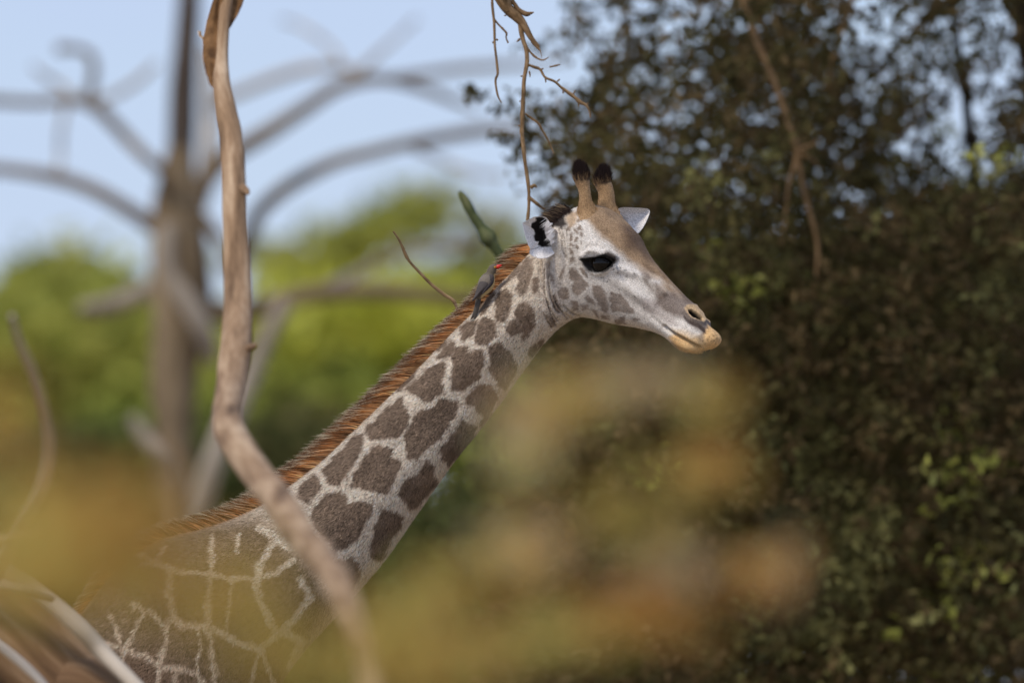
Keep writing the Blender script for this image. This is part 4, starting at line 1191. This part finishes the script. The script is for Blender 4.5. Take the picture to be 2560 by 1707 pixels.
for k, l in enumerate(LIMBS):
    l = [(a_, b_, c_ + .9, d_ * .34) for a_, b_, c_, d_ in l]; v, f = px_tube(l, 12, 60, .15, 5, k); woody('limb', v, f, M_BARK_TREE, ever)
v, f = tube([(1.7,39.4,5.0),(1.2,38,5.3),(.6,36,5.2),(.2,34,4.9),(.03,32.4,4.55),at(1232,-120,31.75),at(1258,-20,31.75),at(1272,30,31.75)], [.12,.09,.07,.055,.035,.018,.015,.013], 12, 90, .15, 12, 4); woody('limb', v, f, M_TWIG, ever)
# hanging dry twigs, level with the giraffe
def cT(pts, y=31.75, s=1.0): return [(1180 + .2105 * a, .2105 * b_, y, r * .2105 * s) for a, b_, r in pts]
def twig(pts, name='dry_twig', sides=8, rough=.22, mat=None, knots=.8):
    n = max(20, len(pts) * 8)
    v, f = px_tube(pts, sides, n, rough, 60, len(pts), knots)
    return woody(name, v, f, mat or M_TWIG, ever)
twig(cT([(300,-60,58),(380,60,62),(460,140,64),(540,210,58),(600,280,46),(650,360,40),(690,430,34),(740,500,26),(800,560,12)]), rough=.15, knots=.2)
twig(cT([(470,0,26),(510,60,24),(560,120,22),(640,170,30),(700,160,18),(735,148,6)]))
twig(cT([(690,430,14),(730,510,18),(790,580,14),(815,620,6),(830,690,3)]))
twig(cT([(570,260,32),(590,400,30),(610,480,26),(645,590,26),(655,700,25),(640,830,26),(620,950,25),(612,1080,25),(605,1200,25),(600,1350,26),(597,1480,25),(592,1570,24)]) + [(1308,360,31.75,5.2),(1312,400,31.75,5),(1318,440,31.75,4.6),(1322,480,31.75,4.2),(1322,520,31.75,3.8),(1318,560,31.75,3)], knots=.5)
twig(cT([(240,-100,16),(240,40,15),(250,150,16),(262,260,17),(268,400,16),(270,520,15),(285,660,15),(300,800,16),(305,880,14),(280,960,10),(295,1090,9),(320,1170,8),(355,1225,5)]), knots=.9)
twig(cT([(265,230,12),(310,290,11),(370,350,11),(410,400,12),(405,450,9),(430,515,12)]), knots=.9)
twig(cT([(650,560,14),(700,630,11),(770,690,10),(845,715,10),(910,680,5)]))
twig(cT([(660,770,16),(740,800,15),(810,830,17),(870,920,15),(980,970,16),(1060,1040,17),(1140,1100,18),(1220,1160,17),(1290,1220,16),(1350,1250,12),(1390,1310,10),(1408,1400,9)]), knots=.7)
twig(cT([(630,1350,14),(700,1400,13),(790,1470,13),(830,1540,12)]) + [(1370,350,31.75,2.2),(1385,385,31.75,1.5)], knots=.7)
for a, b_, c_, d_ in ((405,185,380,190),(570,460,530,500),(600,905,575,910),(575,1205,560,1205),(570,1495,550,1495),(680,850,690,920),(870,930,875,985),(1010,970,1045,940),(1080,1080,1080,1115),(1200,1120,1225,1070),(1265,1210,1265,1270),(1350,1250,1380,1225),(920,800,1050,770),(820,830,850,815),(250,495,245,520),(285,470,310,485)):
    twig(cT([(a, b_, 9), ((a + c_) / 2 + 3, (b_ + d_) / 2, 9), (c_, d_, 5)]), 'bud', 6)
twig([(1326,470,31.75,4),(1336,464,31.75,3.5),(1342,470,31.75,2)], 'bud', 6)
twig([(1324,495,31.75,4),(1345,512,31.75,4),(1362,524,31.78,3)], 'dry_twig', 6)
# brown twigs hanging in front of the crown
H_ = 37.0
twig([(1840,-200,H_,7.5),(1860,0,H_,8.2),(1888,90,H_,8.2),(1918,160,H_,8.2),(1945,230,H_,7.5),(1970,300,H_,7.5),(1990,370,H_,6.8),(2005,450,H_,6.1),(2022,520,H_,6.1),(2040,590,H_,5.4),(2045,640,H_,4.8),(2040,690,H_,2.7)], knots=.4)
twig([(1992,380,H_,5.4),(1985,420,H_,5.4),(1972,460,H_,4.8),(1966,520,H_,4.1),(1960,580,H_,2.7)], knots=.4)
twig([(1996,375,H_,4.8),(2020,368,H_,4.8),(2046,352,H_,3.4)])
twig([(2000,385,H_,4.1),(2030,400,H_,4.1),(2060,430,H_,3.4)])
twig([(2140,-150,H_+.6,6.1),(2130,0,H_+.6,6.1),(2090,120,H_+.6,5.4),(2070,220,H_+.6,4.1)])

def dens(px, py):
    """how full the crown is, over the face of the tree it shows us"""
    left = np.interp(py, [-400, 0, 150, 260, 330, 420, 520, 620, 760, 900, 1050, 1300, 1750], [1330, 1330, 1300, 1250, 1230, 1260, 1320, 1400, 1330, 1300, 1350, 1300, 1150])
    e = smooth(-20, 330, px - left)
    return e

# leaves in front layer, back layer
def ever_leaves(n_try, y0, y1, x_rng, y_rng, fill, seed, per=11, leaf=.042, thr=0.0):
    g = np.random.default_rng(seed)
    px = g.uniform(*x_rng, n_try); py = g.uniform(*y_rng, n_try); y = g.uniform(y0, y1, n_try)
    Pp = at(px, py, y)
    d = dens(px, py)
    clump_ = .62 * fbm(Pp * np.array([1, .22, 1]), 3.4, 77, 2) + .5 * fbm(Pp * np.array([1, .3, 1]), 11, 78, 2)
    low = smooth(300, 900, py) + .35 * smooth(2000, 2300, px) * smooth(400, 600, py)
    keep = g.random(n_try) < fill * np.clip((clump_ - .05 + .8 * low + .5 * (d - 1)) / .12, 0, 1.0) * smooth(0, .12, d)
    px, py, Pp = px[keep], py[keep], Pp[keep]
    n = len(px)
    c = lerp_cols(n, [OL1, OL1, OL2, OL3, OL3], g, .25)
    for bx_, by_, rr_, c_, amt in SUNLIT_SPOTS:  # patches of sunlight on the crown painted as brighter leaves
        k = np.exp(-(((px - bx_) / rr_) ** 2 + ((py - by_) / rr_) ** 2)) * amt
        hit = g.random(n) < k
        c[hit] = np.array(c_) * g.normal(1, .2, (int(hit.sum()), 1)).clip(.6, 1.4)
    return sprays(g, Pp, per, .075, leaf, c, .5, seed)
SUNLIT_SPOTS = [(1800,700,55,YELG,.8),(1850,720,40,YELG,.7),(1770,640,45,PALEG,.8),(1640,640,40,PALEG,.6),(1960,650,50,PALEG,.7),(1740,440,60,PALEG,.6),(1910,420,50,PALEG,.6),(2380,340,45,YELG,.6),(2440,380,40,YELG,.5),(2430,460,55,PALEG,.8),(2290,680,50,PALEG,.6),(2250,570,40,PALEG,.4),
 (2020,1060,70,PALEG,.8),(2060,1180,70,PALEG,.5),(2110,1290,80,PALEG,.8),(2150,1380,90,PALEG,.8),(2110,1440,60,PALEG,.8),(1900,1120,70,PALEG,.6),(1600,1150,60,YELG,.5),(1550,1100,50,PALEG,.6),(2240,1290,60,PALEG,.6),(1960,1580,80,PALEG,.5),(2450,1100,100,YELG,.16),(2350,1400,160,YELG,.12),(2050,1540,90,PALEG,.5),(1800,1660,120,PALEG,.35),(2500,1550,150,PALEG,.3),(2450,800,80,PALEG,.25),(2530,680,70,PALEG,.3)]
LV = [ever_leaves(9000, 36.6, 38.2, (1180, 2700), (-250, 1800), .5, 11), ever_leaves(15000, 38.2, 41.0, (1250, 2700), (-250, 1850), .8, 12)]
# a couple of free sprays at the left tip
g = np.random.default_rng(5)
tips = np.array([(1172,222,37.2),(1180,226,37.2),(1185,240,37.3),(1246,276,37.2),(1280,265,37.2),(1262,345,37.3),(1300,360,37.3),(1290,395,37.2),(1330,340,37.3),(1350,300,37.3),(1318,240,37.4),(1370,250,37.4),(1300,300,37.5),(1340,420,37.4),(1290,390,37.4),(1310,330,37.3),(1390,330,37.4),(1250,350,37.4)], float)
tw = at(tips[:, 0], tips[:, 1], tips[:, 2])
LV.append(sprays(g, np.repeat(tw, 2, 0), 9, .04, .034, np.repeat(np.array([OL1]), len(tw) * 2, 0), .5, 55))
# rest of the crown, out of the frame: big-leaf clumps added to cast shade
g = np.random.default_rng(15)
n = 9000
qx, qy, qz = g.uniform(.2, 5.6, n), g.uniform(38.2, 43.5, n), g.uniform(.1, 8.2, n)
ce = ((qx - 2.8) / 2.9) ** 2 + ((qy - 40.2) / 3.4) ** 2 + ((qz - 4.2) / 4.2) ** 2
Q = np.column_stack([qx, qy, qz])
ppx, ppy = proj(Q)
outside = (ppx > 2620) | (ppy < -60) | (ppy > 1760)
ok = (ce < 1) & outside & (fbm(Q, 1.6, 8, 2) > -.25)
LV.append(sprays(g, Q[ok], 9, .16, .085, lerp_cols(int(ok.sum()), [OL1, OL2, OL3], g), .5, 66))
V_ = np.vstack([x[0] for x in LV]); o = 0; F_ = []
for x in LV: F_.append(x[1] + o); o += len(x[0])
crown = mesh_np('crown', V_, np.vstack(F_), M_LEAF, ever, np.clip(np.vstack([x[2] for x in LV]), .004, .5), False)
crown['kind'] = 'stuff'

# ---- generic leafy plant: px ellipses at a depth
def plant(name, label, cat, blobs, seed, leaf, per, spread, stems, stem_mat, base_xy, group=None, stem_r=.02, aspect=.5, skirt=None, mat=None):
    """blobs: (px, py, rx, ry, depth, depth_half, n_twigs, colour list)"""
    g = np.random.default_rng(seed)
    root = empty(name, (base_xy[0], base_xy[1], 0))
    tag(root, label, cat, group)
    out = []
    tops = []
    for (bx_, by_, rx, ry, d, dh_, nt_, cols) in blobs:
        q = g.normal(size=(nt_, 3)); q /= np.linalg.norm(q, axis=1)[:, None]; q *= g.random((nt_, 1)) ** .45
        Pp = at(bx_ + q[:, 0] * rx, by_ + q[:, 1] * ry, d + q[:, 2] * dh_)
        Pp[:, 2] = np.maximum(Pp[:, 2], .05)
        out.append(sprays(g, Pp, per, spread, leaf, lerp_cols(nt_, cols, g, .2), aspect, seed + len(out)))
        tops.append(at(bx_, by_, d))
    if skirt:
        for (x, y, z, rx, ry, rz, nt_, cols) in skirt:
            q = g.normal(size=(nt_, 3)); q /= np.linalg.norm(q, axis=1)[:, None]; q *= g.random((nt_, 1)) ** .45
            Pp = np.array([x, y, z]) + q * np.array([rx, ry, rz]); Pp[:, 2] = np.maximum(Pp[:, 2], .03)
            out.append(sprays(g, Pp, per, spread, leaf, lerp_cols(nt_, cols, g, .2), aspect, seed + 40 + len(out)))
    Vv = np.vstack([x[0] for x in out]); o_ = 0; Ff = []
    for x in out: Ff.append(x[1] + o_); o_ += len(x[0])
    cr_ = mesh_np('foliage', Vv, np.vstack(Ff), mat or M_LEAF, root, np.clip(np.vstack([x[2] for x in out]), .004, .6), False)
    cr_['kind'] = 'stuff'
    for k in range(stems):
        t = tops[k % len(tops)] + g.normal(0, .05, 3) * (1 if base_xy[1] < 30 else 4)
        b0 = np.array([base_xy[0] + g.normal(0, .05), base_xy[1] + g.normal(0, .05), -.08])
        mid_ = b0 * .45 + t * .55 + np.array([g.normal(0, .08), g.normal(0, .05), .1])
        v, f = tube([b0, b0 * .75 + t * .25 + g.normal(0, .03, 3) * np.array([1, 1, 0]), mid_, t], [stem_r, stem_r * .8, stem_r * .55, stem_r * .2], 8, 24, .1, 6, k)
        woody('stem', v, f, stem_mat, root)
    return root

# far bright green trees and bushes (85-140 m)
GB = [(.42, .42, .09), (.36, .38, .08), (.48, .46, .10)]
GM = [(.29, .32, .06), (.24, .28, .05), (.33, .35, .07)]
GD = [(.10, .115, .032), (.12, .12, .04), (.09, .105, .03)]  # GM and GD: shade low in the far foliage put into leaf colour
GY = [(.62, .60, .08), (.56, .56, .07)]
GO = [(.16, .13, .045), (.20, .16, .05)]
def fb(px, py, rx, ry, d, n, c, dh_=2.5): return (px, py, rx, ry, d, dh_, n, c)
def bxy(px, d): return tuple(at(px, 853, d)[:2])
far = 'green trees and bushes beyond the bare dead tree'
plant('green_tree', 'green tree with patchy yellow-green crown beyond the left limbs of the dead tree', 'tree',
      [fb(-380,860,260,150,100,260,GB),fb(-760,900,260,170,100,240,GB),fb(-420,1100,300,150,100,240,GM),fb(-800,1150,300,180,100,240,GM),fb(60,880,230,120,100,380,GB),fb(260,800,150,90,101,170,GB),fb(180,690,120,40,101,34,GB),fb(320,900,160,130,100,330,GB),fb(60,1050,250,130,100,420,GM),fb(330,1080,190,130,99,360,GM),fb(60,730,90,60,101,34,GB)], 101, .22, 8, .35, 5, M_BARK_TREE, bxy(150,100), far, .08)
plant('green_tree', 'bright yellow-green bushy tree under the long grey limb beside the giraffe neck', 'tree',
      [fb(820,860,220,110,96,640,GY),fb(1010,830,170,100,96,420,GY),fb(700,900,150,110,96,330,GB),fb(880,1010,260,90,95,520,GM),fb(650,1040,160,120,95,330,GM)], 102, .22, 8, .35, 5, M_BARK_TREE, bxy(820,96), far, .08)
plant('green_tree', 'tree with one long green bough reaching into the sky above the grey limb', 'tree',
      [fb(830,630,80,30,112,34,GB,1.2),fb(920,585,80,32,112,44,GB,1.2),fb(1020,540,80,30,112,38,GB,1.2),fb(1090,505,50,22,112,16,GB,1.2),fb(740,675,100,22,112,30,GB,1.2),fb(1210,560,90,50,113,16,[(.40,.38,.14)],1.5),fb(1240,640,120,36,113,22,[(.40,.38,.14)],1.5),fb(640,640,50,40,112,10,GB,1.2),fb(1120,690,160,14,112,14,[(.35,.35,.14)],1.2)], 103, .20, 8, .3, 6, M_BARK_TREE, bxy(700,112), far, .08)
plant('green_bush', 'dark green thicket low behind the dead tree trunk', 'bush',
      [fb(-420,1260,330,150,84,260,GD),fb(-950,1300,330,170,84,240,GD),fb(-500,1600,600,230,83,420,GD),fb(150,1230,300,120,84,420,GD),fb(520,1220,260,130,84,420,GD),fb(760,1180,220,120,84,330,GD+GO),fb(420,1130,170,80,85,160,GM),fb(300,1420,400,200,83,500,GD),fb(800,1420,400,200,83,500,GD+GO),fb(200,1700,500,200,82,400,GD),fb(900,1700,500,200,82,400,GD)], 104, .20, 8, .35, 6, M_BARK_TREE, bxy(480,84), None, .06,
      skirt=[(-1.5,83,.9,2.6,1.5,1.0,300,GD)])
plant('green_tree', 'pale green tree showing through gaps low behind the evergreen', 'tree',
      [fb(1450,800,330,140,104,420,GM+[(.30,.31,.12)]),fb(1850,800,330,150,104,420,GM+GD),fb(2250,760,350,200,104,460,GD),fb(1500,1050,420,200,103,600,GD),fb(2050,1050,420,200,103,600,GD),fb(1450,1400,500,300,102,700,GD),fb(2150,1400,500,300,102,700,GD),fb(2600,900,300,300,103,400,GD)], 105, .24, 8, .4, 6, M_BARK_TREE, bxy(1750,103), far, .1)
# mid bush behind the throat and chest
plant('leafy_bush', 'shaded olive bush standing close behind the giraffe throat', 'bush',
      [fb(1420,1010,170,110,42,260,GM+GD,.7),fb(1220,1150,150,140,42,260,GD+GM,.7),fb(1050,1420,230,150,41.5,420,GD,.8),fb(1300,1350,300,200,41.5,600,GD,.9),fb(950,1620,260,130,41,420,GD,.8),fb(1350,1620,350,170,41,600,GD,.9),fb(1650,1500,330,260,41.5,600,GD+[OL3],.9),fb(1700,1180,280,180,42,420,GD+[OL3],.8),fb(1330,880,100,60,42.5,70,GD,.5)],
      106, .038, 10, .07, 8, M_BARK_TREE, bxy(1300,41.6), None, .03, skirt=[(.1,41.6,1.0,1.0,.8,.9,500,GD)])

# ---- near out-of-focus shrubs (9-13 m)
AU1 = [(.86, .36, .10), (.80, .34, .09), (.86, .42, .12)]
AU2 = [(.78, .42, .12), (.80, .46, .13)]
AO = [(.58, .38, .10), (.62, .42, .11), (.52, .37, .11)]
AP = [(.78, .50, .27), (.72, .47, .25)]
plant('autumn_shrub', 'soft blurred orange-brown shrub before the giraffe back', 'bush',
      [fb(280,1280,120,75,11.0,46,AU1,.25),fb(150,1330,190,110,11.2,62,AU1+AU2,.25),fb(60,1440,170,110,11.0,30,AU2+AU1,.25),fb(300,1440,170,110,11.0,30,AU2+AU1+AO,.25),fb(20,1050,110,150,11.5,9,AU1,.25),fb(430,1420,170,140,11.4,10,AO,.25),fb(560,1560,240,150,11.4,13,AO,.25),fb(690,1640,160,110,11.3,12,AO+AU2,.25),fb(640,1440,150,110,11.3,5,AO,.25)],
      201, .026, 8, .035, 6, M_TWIG, tuple(at(200,853,11.2)[:2]), None, .0025, .55, skirt=[(-.45,11.2,1.2,.45,.35,.55,200,AU1+AO)])
plant('autumn_shrub', 'soft blurred tan and olive shrub filling the space below the giraffe chin', 'bush',
      [fb(1300,1110,80,130,13.2,16,AP+AU2,.3),fb(1400,990,120,40,13.6,13,AU2+AP,.3),fb(1600,940,130,36,13.8,10,AP,.3),fb(1290,1370,130,90,13.0,22,AP+AU1,.3),fb(1380,1040,60,40,13.4,7,AU2,.3),fb(1780,1180,120,50,14.0,10,AU2,.3),fb(1900,1420,120,60,14.0,19,AU1+AP,.3),fb(1560,1300,180,110,13.5,10,AO,.3),fb(1580,1540,180,60,13.0,17,AU1+AU2,.3),fb(1250,1600,240,70,12.8,19,AU2+AO,.3),fb(980,1580,110,110,13.0,15,AO+AU2,.3),fb(1130,1480,110,80,13.0,9,AO+AP,.3),fb(850,1660,90,60,13.0,7,AO,.3),fb(1080,1700,220,50,13.0,10,AU2,.3),fb(1750,1000,90,40,14,5,AU2,.3),fb(1650,1420,120,50,13.6,7,AP,.3)],
      202, .028, 8, .035, 9, M_TWIG, tuple(at(1350,853,13.3)[:2]), None, .0025, .55, skirt=[(.0,13.3,1.2,.5,.4,.55,220,AU2+AO)])

# ---- thin stems rising behind the mane
st1 = empty('dry_stem', (-1.0, 31.6) + (0,))
tag(st1, 'thin bare brown stem rising behind the mane near the bird', 'twig')
a = np.array([(983,578,31.55,2.2),(1000,604,31.55,2.8),(1020,648,31.55,3.2),(1046,678,31.55,3.6),(1080,712,31.55,3.8),(1110,736,31.55,4),(1140,764,31.55,4.2),(1150,850,31.55,4.6),(1080,980,31.55,5),(900,1200,31.55,5.5),(740,1400,31.55,6),(540,1700,31.55,7)], float)
Pq = np.vstack([at(a[:, 0], a[:, 1], a[:, 2]), [(-.95, 31.6, 1.4), (-1.0, 31.6, -.08)]])
v, f = tube(Pq, np.append(a[:, 3] * 31.55 / FPX, [.008, .012]), 8, 160, .15, 60, 3, 1, .8); woody('stem', v, f, M_TWIG, st1)
st2 = empty('succulent_plant', (-1.15, 33.8) + (0,))
tag(st2, 'knobbly green succulent stem blurred just behind the mane above the bird', 'plant')
a = np.array([(1150,478,33.8,5),(1163,500,33.8,11),(1180,534,33.8,11),(1200,566,33.8,14),(1222,596,33.8,17),(1240,622,33.8,13),(1256,660,33.8,14),(1240,760,33.8,14),(1110,960,33.8,14),(900,1220,33.8,15),(720,1460,33.8,16),(540,1720,33.8,17)], float)
Pq = np.vstack([at(a[:, 0], a[:, 1], a[:, 2]), [(-1.1, 33.8, 1.3), (-1.15, 33.8, -.08)]])
v, f = tube(Pq, np.append(a[:, 3] * 33.8 / FPX, [.02, .028]), 10, 140, .25, 30, 3, 1, .6); woody('stem', v, f, M_STEM_GREEN, st2)
